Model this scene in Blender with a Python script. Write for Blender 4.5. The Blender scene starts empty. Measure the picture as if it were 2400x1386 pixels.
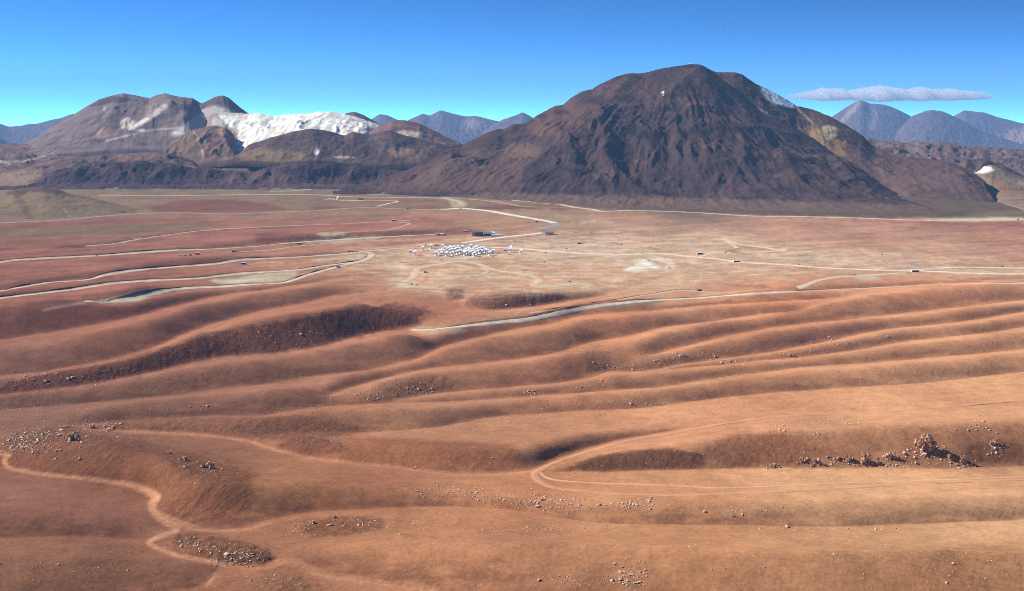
import bpy, math, random
import numpy as np

# ------------------------------------------------------------------ camera, sky, sun, exposure
F, CH, HZ = 2900.0, 452.0, 215.0          # focal length in photo pixels, camera height (m), horizon row
PW, PH = 2400.0, 1386.0
SUN_EL, SUN_AZ = math.radians(36), math.radians(-79)   # azimuth measured from +Y towards +X
scene = bpy.context.scene
col = scene.collection
cam = bpy.data.cameras.new('camera')
cam.sensor_fit = 'HORIZONTAL'; cam.sensor_width = 36.0
cam.lens = 36.0 * F / PW
cam.shift_y = -(PH / 2 - HZ) / PW
cam.clip_start = 1.0; cam.clip_end = 90000.0
camo = bpy.data.objects.new('camera', cam); col.objects.link(camo)
camo.location = (0, 0, CH); camo.rotation_euler = (math.radians(90), 0, 0)
scene.camera = camo

world = bpy.data.worlds.new('World'); scene.world = world; world.use_nodes = True
nt = world.node_tree; nt.nodes.clear()
w_out = nt.nodes.new('ShaderNodeOutputWorld'); w_bg = nt.nodes.new('ShaderNodeBackground')
w_sky = nt.nodes.new('ShaderNodeTexSky'); w_sky.sky_type = 'NISHITA'; w_sky.sun_disc = False
w_sky.sun_elevation = SUN_EL; w_sky.sun_rotation = SUN_AZ
w_sky.altitude = 5000; w_sky.air_density = 1.0; w_sky.dust_density = 0.3; w_sky.ozone_density = 2.0
w_tc = nt.nodes.new('ShaderNodeTexCoord')
w_map = nt.nodes.new('ShaderNodeVectorMath'); w_map.operation = 'MULTIPLY'; w_map.inputs[1].default_value = (1, 1, 3.9)
w_add = nt.nodes.new('ShaderNodeVectorMath'); w_add.operation = 'ADD'; w_add.inputs[1].default_value = (0, 0, 0.14)
w_nrm = nt.nodes.new('ShaderNodeVectorMath'); w_nrm.operation = 'NORMALIZE'
w_hsv = nt.nodes.new('ShaderNodeHueSaturation'); w_hsv.inputs['Saturation'].default_value = 1.0
w_hsv.inputs['Value'].default_value = 1.15
w_bg.inputs['Strength'].default_value = 0.13
nt.links.new(w_tc.outputs['Generated'], w_map.inputs[0]); nt.links.new(w_map.outputs[0], w_add.inputs[0])
nt.links.new(w_add.outputs[0], w_nrm.inputs[0]); nt.links.new(w_nrm.outputs[0], w_sky.inputs['Vector'])
nt.links.new(w_sky.outputs[0], w_hsv.inputs['Color']); w_s1 = nt.nodes.new('ShaderNodeVectorMath'); w_s1.operation = 'MULTIPLY'; w_s1.inputs[1].default_value = (0.132, 0.212, 0.214)
w_gam = nt.nodes.new('ShaderNodeGamma'); w_gam.inputs['Gamma'].default_value = 1.5
w_s2 = nt.nodes.new('ShaderNodeVectorMath'); w_s2.operation = 'SCALE'; w_s2.inputs['Scale'].default_value = 7.6
nt.links.new(w_hsv.outputs[0], w_s1.inputs[0]); nt.links.new(w_s1.outputs[0], w_gam.inputs['Color'])
nt.links.new(w_gam.outputs[0], w_s2.inputs[0]); nt.links.new(w_s2.outputs[0], w_bg.inputs['Color'])
nt.links.new(w_bg.outputs[0], w_out.inputs['Surface'])

sun = bpy.data.lights.new('sun', 'SUN'); sun.energy = 5.0; sun.angle = math.radians(0.55); sun.color = (1.0, 0.94, 0.86)
suno = bpy.data.objects.new('sun', sun); col.objects.link(suno)
from mathutils import Vector
sdir = Vector((math.cos(SUN_EL) * math.sin(SUN_AZ), math.cos(SUN_EL) * math.cos(SUN_AZ), math.sin(SUN_EL)))
suno.rotation_euler = sdir.to_track_quat('Z', 'Y').to_euler()
suno.location = (0, 0, 2000)

vs = scene.view_settings
vs.view_transform = 'Standard'; vs.look = 'None'; vs.exposure = 0.46; vs.gamma = 1.0; vs.use_curve_mapping = False
scene.cycles.use_denoising = False; scene.cycles.denoiser = 'OPENIMAGEDENOISE'
scene.cycles.denoising_input_passes = 'RGB_ALBEDO_NORMAL'; scene.cycles.denoising_prefilter = 'ACCURATE'
scene.cycles.diffuse_bounces = 2; scene.cycles.volume_bounces = 16; scene.cycles.max_bounces = 20
scene.cycles.volume_step_rate = 1.0
scene.cycles.pixel_filter_type = 'BLACKMAN_HARRIS'; scene.cycles.filter_width = 1.0
rng = np.random.default_rng(7); random.seed(7)

# ------------------------------------------------------------------ numeric helpers
def lin(c):
    c = np.asarray(c, float) / 255.0
    return np.where(c <= 0.04045, c / 12.92, ((c + 0.055) / 1.055) ** 2.4)
def sst(a, b, x):
    t = np.clip((x - a) / (b - a), 0, 1); return t * t * (3 - 2 * t)
def _hash(i, j, seed):
    i = i.astype(np.uint32); j = j.astype(np.uint32)
    h = i * np.uint32(374761393) + j * np.uint32(668265263) + np.uint32((seed * 2246822519) & 0xffffffff)
    h = (h ^ (h >> np.uint32(13))) * np.uint32(1274126177)
    h = h ^ (h >> np.uint32(16))
    return h
def perlin(x, y, seed=0):
    x = np.asarray(x, float); y = np.asarray(y, float)
    xi = np.floor(x).astype(np.int64); yi = np.floor(y).astype(np.int64)
    xf = x - xi; yf = y - yi
    u = xf ** 3 * (xf * (xf * 6 - 15) + 10); v = yf ** 3 * (yf * (yf * 6 - 15) + 10)
    def g(dx, dy):
        a = _hash(xi + dx, yi + dy, seed).astype(np.float64) * (2 * np.pi / 4294967296.0)
        return np.cos(a) * (xf - dx) + np.sin(a) * (yf - dy)
    a = g(0, 0); b = g(1, 0); c = g(0, 1); d = g(1, 1)
    return (a + u * (b - a)) * (1 - v) + (c + u * (d - c)) * v
def fbm(x, y, oct=4, seed=0, gain=0.5):
    s = np.zeros(np.broadcast(x, y).shape); a = 1.0; k = 1.0
    for o in range(oct):
        s += a * perlin(x * k + 17.3 * o, y * k - 9.1 * o, seed + o * 13); a *= gain; k *= 2.03
    return s
def ridged(x, y, oct=4, seed=0, gain=0.55):
    s = np.zeros(np.broadcast(x, y).shape); a = 1.0; k = 1.0; w = 1.0
    for o in range(oct):
        n = 1 - np.abs(perlin(x * k + 5.7 * o, y * k + 3.3 * o, seed + o * 7)) * 2
        s += a * n * w; w = np.clip(n, 0, 1); a *= gain; k *= 2.1
    return s
def gblur(a, sy, sx):
    for ax, s in ((0, sy), (1, sx)):
        if s <= 0: continue
        n = int(max(1, math.ceil(3 * s))); k = np.exp(-0.5 * (np.arange(-n, n + 1) / s) ** 2); k /= k.sum()
        pad = [(0, 0), (0, 0)]; pad[ax] = (n, n)
        p = np.pad(a, pad, mode='edge'); o = np.zeros_like(a)
        for q, kk in enumerate(k):
            o += kk * (p[q:q + a.shape[0], :] if ax == 0 else p[:, q:q + a.shape[1]])
        a = o
    return a
def bil(A, fi, fj):
    fi = np.clip(fi, 0, A.shape[0] - 1.001); fj = np.clip(fj, 0, A.shape[1] - 1.001)
    i = fi.astype(int); j = fj.astype(int); a = fi - i; b = fj - j
    if A.ndim == 3: a = a[..., None]; b = b[..., None]
    return (A[i, j] * (1 - a) + A[i + 1, j] * a) * (1 - b) + (A[i, j + 1] * (1 - a) + A[i + 1, j + 1] * a) * b
def dense(pts, step=3.0, smooth=True):
    """polyline with any number of columns -> dense Catmull-Rom samples"""
    P = np.asarray(pts, float)
    Q = np.vstack([2 * P[0] - P[1], P, 2 * P[-1] - P[-2]])
    out = []
    for i in range(1, len(Q) - 2):
        p0, p1, p2, p3 = Q[i - 1], Q[i], Q[i + 1], Q[i + 2]
        L = np.hypot(*(p2 - p1)[:2]); n = max(2, int(L / step))
        t = np.linspace(0, 1, n, endpoint=False)[:, None]
        m1 = (p2 - p0) * 0.5; m2 = (p3 - p1) * 0.5
        l0, l2 = max(np.hypot(*(p1 - p0)[:2]), 1e-6), max(np.hypot(*(p3 - p2)[:2]), 1e-6)
        m1 = m1 * min(1.0, 2 * L / (L + l0)); m2 = m2 * min(1.0, 2 * L / (L + l2))
        out.append((2 * t**3 - 3 * t**2 + 1) * p1 + (t**3 - 2 * t**2 + t) * m1 + (-2 * t**3 + 3 * t**2) * p2 + (t**3 - t**2) * m2)
    out.append(P[-1:])
    return np.vstack(out)

# ------------------------------------------------------------------ image-space rasters for soil zones (half photo resolution)
RS = 2.0; RX0, RY0 = -300.0, 420.0; RW, RHh = int(3000 / RS), int(1180 / RS)
def raster_poly(pts, w=RW, h=RHh, x0=RX0, y0=RY0, s=RS):
    P = np.asarray(pts, float); X = (P[:, 0] - x0) / s; Y = (P[:, 1] - y0) / s
    M = np.zeros((h, w), float)
    r0, r1 = max(0, int(Y.min())), min(h, int(Y.max()) + 2)
    for r in range(r0, r1):
        yc = r + 0.0; xs = []
        for k in range(len(X)):
            xa, ya, xb, yb = X[k], Y[k], X[k - 1], Y[k - 1]
            if (ya <= yc) != (yb <= yc): xs.append(xa + (yc - ya) / (yb - ya) * (xb - xa))
        xs.sort()
        for a, b in zip(xs[::2], xs[1::2]):
            M[r, max(0, int(round(a))):max(0, int(round(b)))] = 1
    return M

# ================================================================== TERRAIN HEIGHT
def zbase(y): return 22.0 * sst(800, 1386, np.asarray(y, float))
# valley lines traced along the foot of each slope that faces the camera: (x, y, slope height in px); t = tangent of that slope
V = []
def VL(t, *p): V.append((t, p))
VL(.24, (560,1330,6),(640,1331,15),(775,1345,62),(881,1363,95),(1021,1382,120),(1300,1425,165),(1800,1480,200),(2400,1490,215))
VL(.30, (470,1240,130),(540,1238,115),(600,1223,95),(698,1203,75),(828,1195,62),(951,1189,48),(1056,1188,40),(1196,1196,36),(1340,1217,45),(1445,1226,52),(1586,1229,54),(1800,1231,60),(1945,1232,66),(2156,1228,72),(2400,1214,62))
VL(.42, (0,1078,40),(21,1098,50),(88,1110,70),(210,1123,88),(298,1135,95),(351,1151,100),(368,1180,118),(372,1205,128),(421,1224,132),(470,1240,130))
VL(.42, (250,1010,6),(316,1012,9),(456,1019,12),(579,1033,10),(631,1047,13),(705,1070,30),(810,1084,45),(916,1095,56),(1038,1110,66),(1126,1112,68),(1215,1108,60))
VL(.45, (1290,1106,8),(1340,1105,22),(1400,1105,36),(1480,1104,52),(1621,1100,72),(1800,1094,88),(2000,1096,100),(2200,1096,105),(2400,1090,105))
VL(.42, (1215,1108,58),(1253,1098,55),(1300,1075,46),(1375,1050,40),(1445,1032,26),(1516,1018,12),(1600,1003,3))
VL(.42, (600,1022,28),(705,1014,40),(881,1012,46),(986,1005,46),(1056,995,44),(1161,977,36),(1305,967,34),(1445,961,38),(1551,951,38),(1656,935,38),(1800,921,36),(1945,910,34),(2121,900,30),(2400,872,24))
VL(.42, (180,1000,8),(300,987,20),(509,975,34),(600,972,40),(747,953,24),(892,946,9),(1067,943,8),(1183,934,12),(1300,925,13),(1446,914,25),(1562,904,25),(1679,886,25),(1796,873,25),(1883,862,22),(2000,853,22),(2200,836,20),(2400,818,16))
VL(.42, (870,947,36),(930,940,42),(1037,923,52),(1183,908,54),(1300,898,50),(1387,884,40),(1422,873,25),(1510,870,12),(1606,853,34),(1679,841,42),(1796,827,42),(1925,802,38),(2050,777,32),(2175,762,28),(2300,747,25),(2400,730,20))
VL(.42, (1560,868,5),(1679,856,7),(1767,847,9),(1883,838,13),(2000,821,15),(2100,803,15),(2250,787,18),(2400,765,15))
VL(.34, (1490,842,16),(1562,821,36),(1650,800,44),(1737,780,42),(1854,760,40),(2000,746,40),(2100,735,38),(2250,720,28),(2400,703,18))
VL(.30, (755,938,8),(785,921,16),(833,905,28),(921,879,30),(1008,862,30),(1154,847,36),(1300,826,44),(1387,800,38),(1475,786,40),(1562,766,36),(1660,752,30),(1767,738,22),(1900,728,12))
VL(.33, (0,960,24),(100,953,24),(300,937,26),(500,913,30),(600,904,30),(687,888,32),(862,865,48),(979,841,36),(1037,812,18),(1096,795,14),(1183,777,12),(1300,758,15),(1358,742,12),(1446,733,12),(1562,725,12),(1679,714,10),(1796,709,10),(2000,695,7))
VL(.47, (0,925,28),(167,907,42),(300,883,50),(450,850,55),(533,835,64),(633,828,74),(746,812,78),(833,789,68),(892,777,58),(941,773,48),(990,762,34))
VL(.26, (0,880,34),(120,866,30),(250,845,44),(367,815,48),(417,790,44),(500,760,35),(600,732,34),(700,713,28),(775,694,20),(862,687,10))
VL(.36, (0,797,40),(167,770,52),(300,747,38),(433,713,28),(533,690,15),(633,677,10),(800,653,8))
VL(.42, (1085,712,14),(1150,725,38),(1250,718,36),(1330,705,24),(1420,692,8))
VL(.38, (1030,700,18),(1060,705,22),(1085,700,12))
VL(.40, (0,683,13),(117,662,13),(250,646,14),(367,630,16),(450,623,20),(500,619,16),(600,608,9),(800,596,6))
VL(.40, (0,700,11),(167,680,12),(267,665,11),(367,658,9),(467,652,8),(600,641,7))
VL(.40, (180,712,8),(260,712,11),(300,706,12),(433,679,9),(533,673,7),(640,664,6))
VL(.40, (0,616,9),(167,605,10),(400,590,11),(600,574,14),(700,568,15),(800,561,13),(900,556,12),(1020,548,7))
VL(.35, (0,588,8),(190,580,8),(270,572,7),(367,555,6),(467,543,5),(700,534,4))
VL(.30, (1410,662,8),(1470,668,14),(1520,666,10))
VL(.30, (1720,668,6),(1790,674,16),(1868,681,18),(2000,676,12),(2150,666,10),(2300,660,8))
VL(.30, (2240,655,5),(2320,655,9),(2400,652,9))
VL(.25, (-40,1262,80),(180,1259,76),(345,1263,50))
VL(.22, (0,1440,140),(300,1410,112),(440,1385,80),(505,1352,46),(519,1332,20))
VL(.42, (372,1276,10),(421,1305,30),(519,1326,44),(600,1332,40),(640,1318,12))

# the camera-facing flank of a ridge in the ridge field reaches up almost to the next valley line
VD = []
for t, pts in V:
    D = dense([np.array(p, float) for p in pts], 4.0); o = np.argsort(D[:, 0]); VD.append(D[o])
V2_ = []
for k, (t, pts) in enumerate(V):
    D = VD[k]
    gap = np.full(len(D), 999.0)
    for j, E in enumerate(VD):
        if j == k: continue
        inside = (D[:, 0] >= E[0, 0]) & (D[:, 0] <= E[-1, 0])
        g = np.where(inside, D[:, 1] - np.interp(D[:, 0], E[:, 0], E[:, 1]), 999.0)
        gap = np.minimum(gap, np.where(g > 5, g, 999.0))
    ridge = (D[:, 1] > 690) & (D[:, 1] < 1030) & (gap < 125) & (pts[0] != (1215,1108,58))
    w = np.where(ridge, np.clip(np.maximum(D[:, 2], np.minimum(.92 * gap, 1.6 * D[:, 2] + 16)), 2, .94 * gap), np.minimum(D[:, 2], .9 * gap))
    kk = np.ones(15) / 15; w = np.convolve(np.pad(w, 7, mode='edge'), kk, 'valid')
    V2_.append((t * (.92 if ridge.mean() > .5 else 1.0), [tuple(q) for q in np.column_stack([D[:, 0], D[:, 1], w])[::4]] + [(D[-1, 0], D[-1, 1], w[-1])]))
V_TRACED, V = V, V2_
GX0, GDX, GV0, GDV = -400.0, 5.0, 400.0, 0.75
GW, GH = 641, 1734
def to_v(y, z): return HZ + (y - HZ) * CH / (CH - z)
cz = np.zeros((GH, GW)); cn = np.zeros((GH, GW))
def put(x, v, z):
    i = np.round((v - GV0) / GDV).astype(int); j = np.round((x - GX0) / GDX).astype(int)
    ok = (i >= 0) & (i < GH) & (j >= 0) & (j < GW)
    np.add.at(cz, (i[ok], j[ok]), z[ok]); np.add.at(cn, (i[ok], j[ok]), 1.0)
for t, pts in V:
    dx_ = pts[-1][0] - pts[0][0]; di_ = (pts[0][1] - pts[-1][1]) / max(dx_, 1)
    t *= .85 if di_ < -.2 else (1.3 if di_ < .06 else 1.05)          # ridges that swing round to the right are gentler
    P = [np.array(p, float) for p in pts]
    if P[0][0] <= 0:
        d = P[1] - P[0]; s = -400 / max(d[0], 1); P.insert(0, P[0] + np.array([-400, 0.6 * d[1] * s, 0]))
    if P[-1][0] >= 2400:
        d = P[-1] - P[-2]; s = 400 / max(d[0], 1); P.append(P[-1] + np.array([400, 0.6 * d[1] * s, 0]))
    D = dense(P, 1.2)
    x, yv, w = D[:, 0], D[:, 1], np.maximum(D[:, 2], 2.0)
    # ends of a ridge that stop inside the frame fade out
    w = w * (0.92 + 0.16 * fbm(x / 70.0, yv / 70.0, 2, 5))
    zv = zbase(yv) - 1.0
    yc = yv - w
    dv = F * (CH - zv) / (yv - HZ)
    zc = (zv + t * (F * CH / (yc - HZ) - dv)) / (1 + t * F / (yc - HZ))
    put(x, to_v(yv, zv), zv); put(x, to_v(yc, zc), zc)
fixed = cn > 0
cz[fixed] /= cn[fixed]
gv = GV0 + GDV * np.arange(GH)
far = gv < 462
fixed[far, :] = True; cz[far, :] = 0
fixed[-1, :] = True; cz[-1, :] = 50.0
def relax(z, m, val, n):
    for _ in range(n):
        p = np.pad(z, 1, mode='edge')
        a = 0.25 * (p[:-2, 1:-1] + p[2:, 1:-1]) + 0.25 * (p[1:-1, :-2] + p[1:-1, 2:])
        z = np.where(m, val, a)
    return z
levels = []
m, val = fixed, cz
while min(m.shape) > 30:
    levels.append((m, val))
    h2, w2 = m.shape[0] // 2 * 2, m.shape[1] // 2 * 2
    mm = m[:h2, :w2].reshape(h2 // 2, 2, w2 // 2, 2); vv = (val * m)[:h2, :w2].reshape(h2 // 2, 2, w2 // 2, 2)
    n = mm.sum((1, 3)); m = n > 0; val = np.where(m, vv.sum((1, 3)) / np.maximum(n, 1), 0)
z = np.full(levels[-1][0].shape, 10.0)
for m, val in levels[::-1]:
    fi = (np.arange(m.shape[0]) * (z.shape[0] - 1) / (m.shape[0] - 1))[:, None] + np.zeros((1, m.shape[1]))
    fj = (np.arange(m.shape[1]) * (z.shape[1] - 1) / (m.shape[1] - 1))[None, :] + np.zeros((m.shape[0], 1))
    z = relax(bil(z, fi, fj), m, val, 80)
b1 = gblur(z, 2.4, 1.5); b2 = gblur(z, 6.0, 3.0); b3 = gblur(z, 18.0, 5.0)
k = np.clip((gv - HZ) * 0.0036, 1.2, 9.0)[:, None]
bb = np.where(k < 3, b1 + (b2 - b1) * np.clip((k - 1.2) / 1.8, 0, 1), b2 + (b3 - b2) * np.clip((k - 3) / 6.0, 0, 1))
ZG = np.minimum(z, bb)
ZG = gblur(ZG, 0.8, 1.6)

# fine vertex grid: columns of constant bearing, rows of constant distance
cx = np.concatenate([np.arange(-1600, -380, 80.0), np.arange(-380, -6, 20.0), np.arange(-6, 2407, 2.6), np.arange(2410, 2790, 20.0), np.arange(2800, 4001, 80.0)])
rv_near = np.concatenate([np.array([12000., 7000, 4500, 3200, 2500, 2100, 1850]), np.arange(1700, 1440, -12.0), np.arange(1440, 452, -1.25)])
dn = F * CH / (rv_near - HZ)
df = dn[-1] * (35500.0 / dn[-1]) ** (np.arange(1, 71) / 70.0)
DD = np.concatenate([dn, df]); RVv = HZ + F * CH / DD
XX = (cx[None, :] - 1200) / F * DD[:, None]; YY = DD[:, None] + np.zeros((1, len(cx)))
ZT = bil(ZG, (RVv[:, None] - GV0) / GDV + 0 * XX, (cx[None, :] - GX0) / GDX + 0 * XX)
ZT = np.where(RVv[:, None] > 1700, 50.0 + 0 * ZT, ZT)
ZT = np.where(RVv[:, None] < 462, 0.0, ZT)
ZT = ZT - 1500.0 * sst(8200, 28000, YY)
YI0 = HZ + (RVv[:, None] - HZ) * (CH - ZT) / CH          # picture row each vertex falls on

# ------------------------------------------------------------------ soil colours
CP = [(2000,1140,212,155,115),(2300,1260,205,150,112),(2200,1340,186,130,93),(1600,1320,186,126,90),(1000,1300,178,118,86),(600,1360,160,104,78),
 (100,1360,140,92,70),(100,1180,142,92,73),(300,1220,140,90,72),(400,1110,132,84,62),(1200,1150,182,120,86),(900,1110,165,106,78),(650,1150,168,110,78),
 (1500,1180,196,135,98),(2200,930,212,150,110),(1600,960,204,140,103),(1000,960,176,120,91),(400,950,146,98,78),(100,960,140,95,78),
 (2200,780,214,148,108),(1750,800,200,134,98),(1300,860,190,126,94),(1000,860,178,118,90),(600,880,160,106,84),(100,850,150,98,80),
 (2200,700,216,144,104),(1800,720,206,134,96),(1400,740,200,130,94),(1000,740,176,112,86),(700,720,172,110,84),(300,780,164,104,80),(100,720,146,90,72),
 (2200,590,190,140,116),(1700,590,202,154,126),(1500,650,204,152,120),(1250,650,196,142,110),(1000,640,190,138,108),(800,640,176,120,94),(300,640,152,94,76),(100,600,148,92,76),
 (2300,540,172,120,98),(1900,540,184,132,108),(1500,530,182,134,110),(1200,535,176,126,102),(900,545,170,114,92),(500,545,156,100,84),(200,545,142,94,78),
 (1250,500,160,128,102),(800,515,158,106,88),(1600,490,120,98,82),(600,450,140,122,96),(200,450,140,120,94)]
CP = np.array(CP, float); CPc = lin(CP[:, 2:])
gx, gy = np.meshgrid(RX0 + RS * 4 * np.arange(RW // 4 + 1), RY0 + RS * 4 * np.arange(RHh // 4 + 1))
wsum = 0; csum = 0
for q in range(len(CP)):
    d2 = ((gx - CP[q, 0]) / 2.6) ** 2 + (gy - CP[q, 1]) ** 2
    wq = 1.0 / (d2 + 350.0) ** 1.6
    wsum = wsum + wq; csum = csum + wq[..., None] * CPc[q]
base_small = csum / wsum[..., None]
ii, jj = np.meshgrid(np.arange(RHh) / 4.0, np.arange(RW) / 4.0, indexing='ij')
COLR = bil(base_small, ii, jj)
ROCK = np.zeros((RHh, RW)); GUL = np.zeros((RHh, RW))
rx = RX0 + RS * np.arange(RW)[None, :] + np.zeros((RHh, 1)); ry = RY0 + RS * np.arange(RHh)[:, None] + np.zeros((1, RW))
NZ = fbm(rx / 26.0, ry / 9.0, 4, 21)
def zone(pts, rgb=None, f=3.0, a=1.0, rock=0.0, gul=0.0, edge=0.45):
    global COLR, ROCK, GUL
    M = gblur(raster_poly(pts), f * 0.6, f)
    M = np.clip((M - 0.5) * 1.6 + 0.5 + NZ * edge * np.where((M > .02) & (M < .98), 1, 0), 0, 1) * a
    if rgb is not None: COLR = COLR * (1 - M[..., None]) + lin(rgb) * M[..., None]
    ROCK = np.maximum(ROCK, M * rock); GUL = np.maximum(GUL, M * gul)
def stroke(pts, rgb, wpx, a=0.8, f=0.8):
    """soil-coloured wash or footpath of given half-width in px"""
    global COLR
    D = dense(pts, 1.5); ww = np.full(len(D), wpx) if D.shape[1] == 2 else D[:, 2]
    M = np.zeros((RHh, RW))
    for (px, py), w in zip(D[:, :2], ww):
        j0, j1 = int((px - w * 1.5 - RX0) / RS), int((px + w * 1.5 - RX0) / RS) + 2
        i0, i1 = int((py - w - RY0) / RS), int((py + w - RY0) / RS) + 2
        if j1 < 0 or i1 < 0 or i0 >= RHh or j0 >= RW: continue
        i0, j0 = max(i0, 0), max(j0, 0)
        yy = ry[i0:i1, j0:j1] - py; xx = rx[i0:i1, j0:j1] - px
        M[i0:i1, j0:j1] = np.maximum(M[i0:i1, j0:j1], np.clip(1.5 - np.sqrt((xx / 1.4) ** 2 + yy ** 2) / max(w, 1e-3), 0, 1))
    M = np.clip(gblur(M, f, f) * (1 + 0.5 * NZ), 0, 1) * a
    COLR = COLR * (1 - M[..., None]) + lin(rgb) * M[..., None]
# gravel on camera-facing flanks plus painted slope shade, darkest at the valley line
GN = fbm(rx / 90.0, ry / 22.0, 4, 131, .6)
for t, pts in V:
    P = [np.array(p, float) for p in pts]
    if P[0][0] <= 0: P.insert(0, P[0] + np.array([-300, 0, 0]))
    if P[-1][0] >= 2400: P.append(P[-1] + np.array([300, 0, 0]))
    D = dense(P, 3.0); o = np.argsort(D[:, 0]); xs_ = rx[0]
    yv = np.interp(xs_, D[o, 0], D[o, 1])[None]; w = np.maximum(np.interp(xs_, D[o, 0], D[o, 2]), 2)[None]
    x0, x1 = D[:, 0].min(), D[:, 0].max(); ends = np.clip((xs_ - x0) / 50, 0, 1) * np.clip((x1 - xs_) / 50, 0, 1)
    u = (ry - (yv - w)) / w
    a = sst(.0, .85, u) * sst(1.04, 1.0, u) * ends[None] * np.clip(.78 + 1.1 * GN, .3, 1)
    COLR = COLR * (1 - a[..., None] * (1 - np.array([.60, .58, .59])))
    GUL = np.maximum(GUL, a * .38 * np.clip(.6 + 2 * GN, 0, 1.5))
OLIVE, DRED, DARK = (138,108,86), (128,76,64), (104,64,52)
zone([(-300,540),(0,526),(300,507),(533,504),(800,494),(1000,493),(1100,491),(1230,492),(1330,490),(1250,474),(1060,462),(1000,455),(600,440),(-300,430)], OLIVE, 4, .9)
zone([(-300,432),(600,446),(800,437),(1050,452),(1350,482),(1100,462),(800,452),(300,450),(-300,450)], (126,106,94), 3, .8)
zone([(343,486),(433,469),(560,470),(640,482),(690,491),(540,498),(360,498)], DRED, 3, .9)
zone([(700,492),(760,481),(800,486),(840,492)], DRED, 2, .8)
zone([(800,478),(905,466),(1010,468),(1060,473),(900,474)], DRED, 2, .5)
zone([(925,486),(1000,481),(1060,488),(1000,491)], DRED, 2, .7)
zone([(1090,488),(1180,480),(1290,490),(1180,493)], DRED, 2, .8)
zone([(1240,480),(1300,478),(1390,492),(1300,492)], DRED, 2, .7)
zone([(-300,560),(0,528),(200,528),(420,522),(540,519),(480,536),(330,548),(100,556),(-300,575)], (126,100,78), 4, .85)
zone([(690,506),(900,499),(960,497),(970,503),(860,511),(720,513)], (132,110,84), 3, .8)
zone([(-300,548),(0,522),(420,512),(560,510),(430,520),(120,530),(-300,553)], (140,82,70), 4, .6)
zone([(420,545),(600,532),(1000,508),(1060,520),(800,545),(500,562)], (150,88,72), 5, .4)
zone([(1150,450),(1280,474),(1400,492),(1600,497),(1867,508),(2100,512),(2700,512),(2700,430),(1300,430)], (104,84,72), 4, 1.0, rock=.35)
zone([(1500,500),(1867,512),(2100,518),(2400,520),(2400,535),(2100,524),(1700,508)], (140,86,72), 3, .7)
zone([(2250,503),(2420,490),(2420,506),(2300,510)], (128,112,80), 3, .7)
zone([(0,905),(100,870),(267,837),(383,817),(500,783),(600,763),(687,748),(804,725),(892,716),(960,716),(1020,726),(941,766),(892,777),(833,789),(746,812),(633,828),(533,835),(450,850),(300,883),(167,907),(-60,932),(-60,925)], (112,66,53), 5, .9, rock=.9, gul=.2, edge=.9)
zone([(1085,712),(1110,695),(1200,684),(1320,688),(1340,700),(1250,718),(1150,725)], (104,62,48), 4, .9, rock=1)
zone([(1040,678),(1092,676),(1086,702),(1050,702)], (110,66,52), 4, .8, rock=.8)
zone([(600,550),(750,546),(1000,540),(1150,535),(1100,548),(900,556),(750,567),(600,571)], (126,76,62), 3, .8, rock=.8)
zone([(-60,765),(100,735),(200,712),(300,720),(433,706),(300,745),(167,768),(-60,800)], (124,72,58), 4, .8, rock=.2)
zone([(250,640),(300,612),(500,602),(560,604),(480,617),(360,628)], (132,80,64), 3, .6)
zone([(-40,1080),(-10,1040),(30,1020),(150,1000),(330,1035),(440,1060),(520,1085),(600,1110),(590,1190),(466,1240),(372,1200),(376,1155),(298,1133),(88,1108)], (126,78,55), 9, .8, rock=.4, gul=1, edge=.8)
zone([(180,1003),(350,982),(700,974),(900,1005),(760,1030),(640,1035),(560,1025),(316,1010)], (128,82,62), 5, .8, rock=.6, gul=.8)
zone([(640,1040),(800,1026),(1200,1042),(1250,1100),(1126,1110),(916,1093),(705,1068)], (148,92,64), 5, .8, gul=.6, rock=.2)
zone([(640,1045),(700,1022),(790,1035),(830,1060),(720,1068)], (120,74,54), 4, .8, rock=.8, gul=.6)
zone([(1320,1100),(1400,1068),(1560,1050),(1660,1065),(1640,1098),(1400,1104)], (112,72,52), 4, .9, gul=.8, rock=.5)
zone([(1640,1060),(1720,1010),(1860,1020),(1960,1060),(1900,1085),(1700,1095)], (134,84,60), 8, .75, gul=.4, rock=.5)
zone([(1700,1040),(1850,1010),(2000,1000),(2450,985),(2450,1090),(2000,1095),(1800,1092)], (152,96,68), 12, .6, rock=.3)
zone([(2250,1052),(2330,1030),(2400,1040),(2400,1080),(2260,1085)], (122,78,58), 5, .7, rock=.7)
zone([(380,1264),(420,1250),(500,1252),(560,1268),(640,1295),(640,1320),(600,1328),(519,1322),(440,1300)], (120,78,57), 7, .85, rock=1, edge=.9)
zone([(700,1235),(780,1210),(900,1215),(900,1240),(800,1262),(720,1260)], (132,84,60), 6, .8, rock=.7, gul=.4)
zone([(180,1290),(280,1270),(300,1340),(260,1400),(180,1400)], (124,80,60), 10, .6, rock=.6)
zone([(-50,1270),(200,1266),(340,1280),(300,1400),(-50,1400)], (132,88,66), 10, .5, rock=.3)
zone([(2150,1300),(2420,1260),(2420,1400),(2050,1400)], (160,108,74), 14, .6, rock=.4, gul=.4)
zone([(1900,1290),(2300,1300),(2300,1400),(1300,1400),(1500,1330)], (165,110,78), 20, .5, rock=.3)
zone([(600,1370),(700,1350),(800,1390),(600,1400)], (140,96,72), 6, .6, rock=.8)
zone([(850,930),(960,895),(1050,880),(1010,920),(900,940)], (142,94,68), 5, .7, rock=.7)
zone([(590,895),(670,868),(740,870),(700,895),(610,905)], (136,90,66), 5, .6, rock=.7)
zone([(860,860),(900,825),(980,808),(960,838),(890,862)], (152,100,74), 6, .5, rock=.3)
zone([(300,905),(420,880),(560,862),(600,880),(420,905),(320,925)], (134,90,70), 6, .6, rock=.6)
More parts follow.
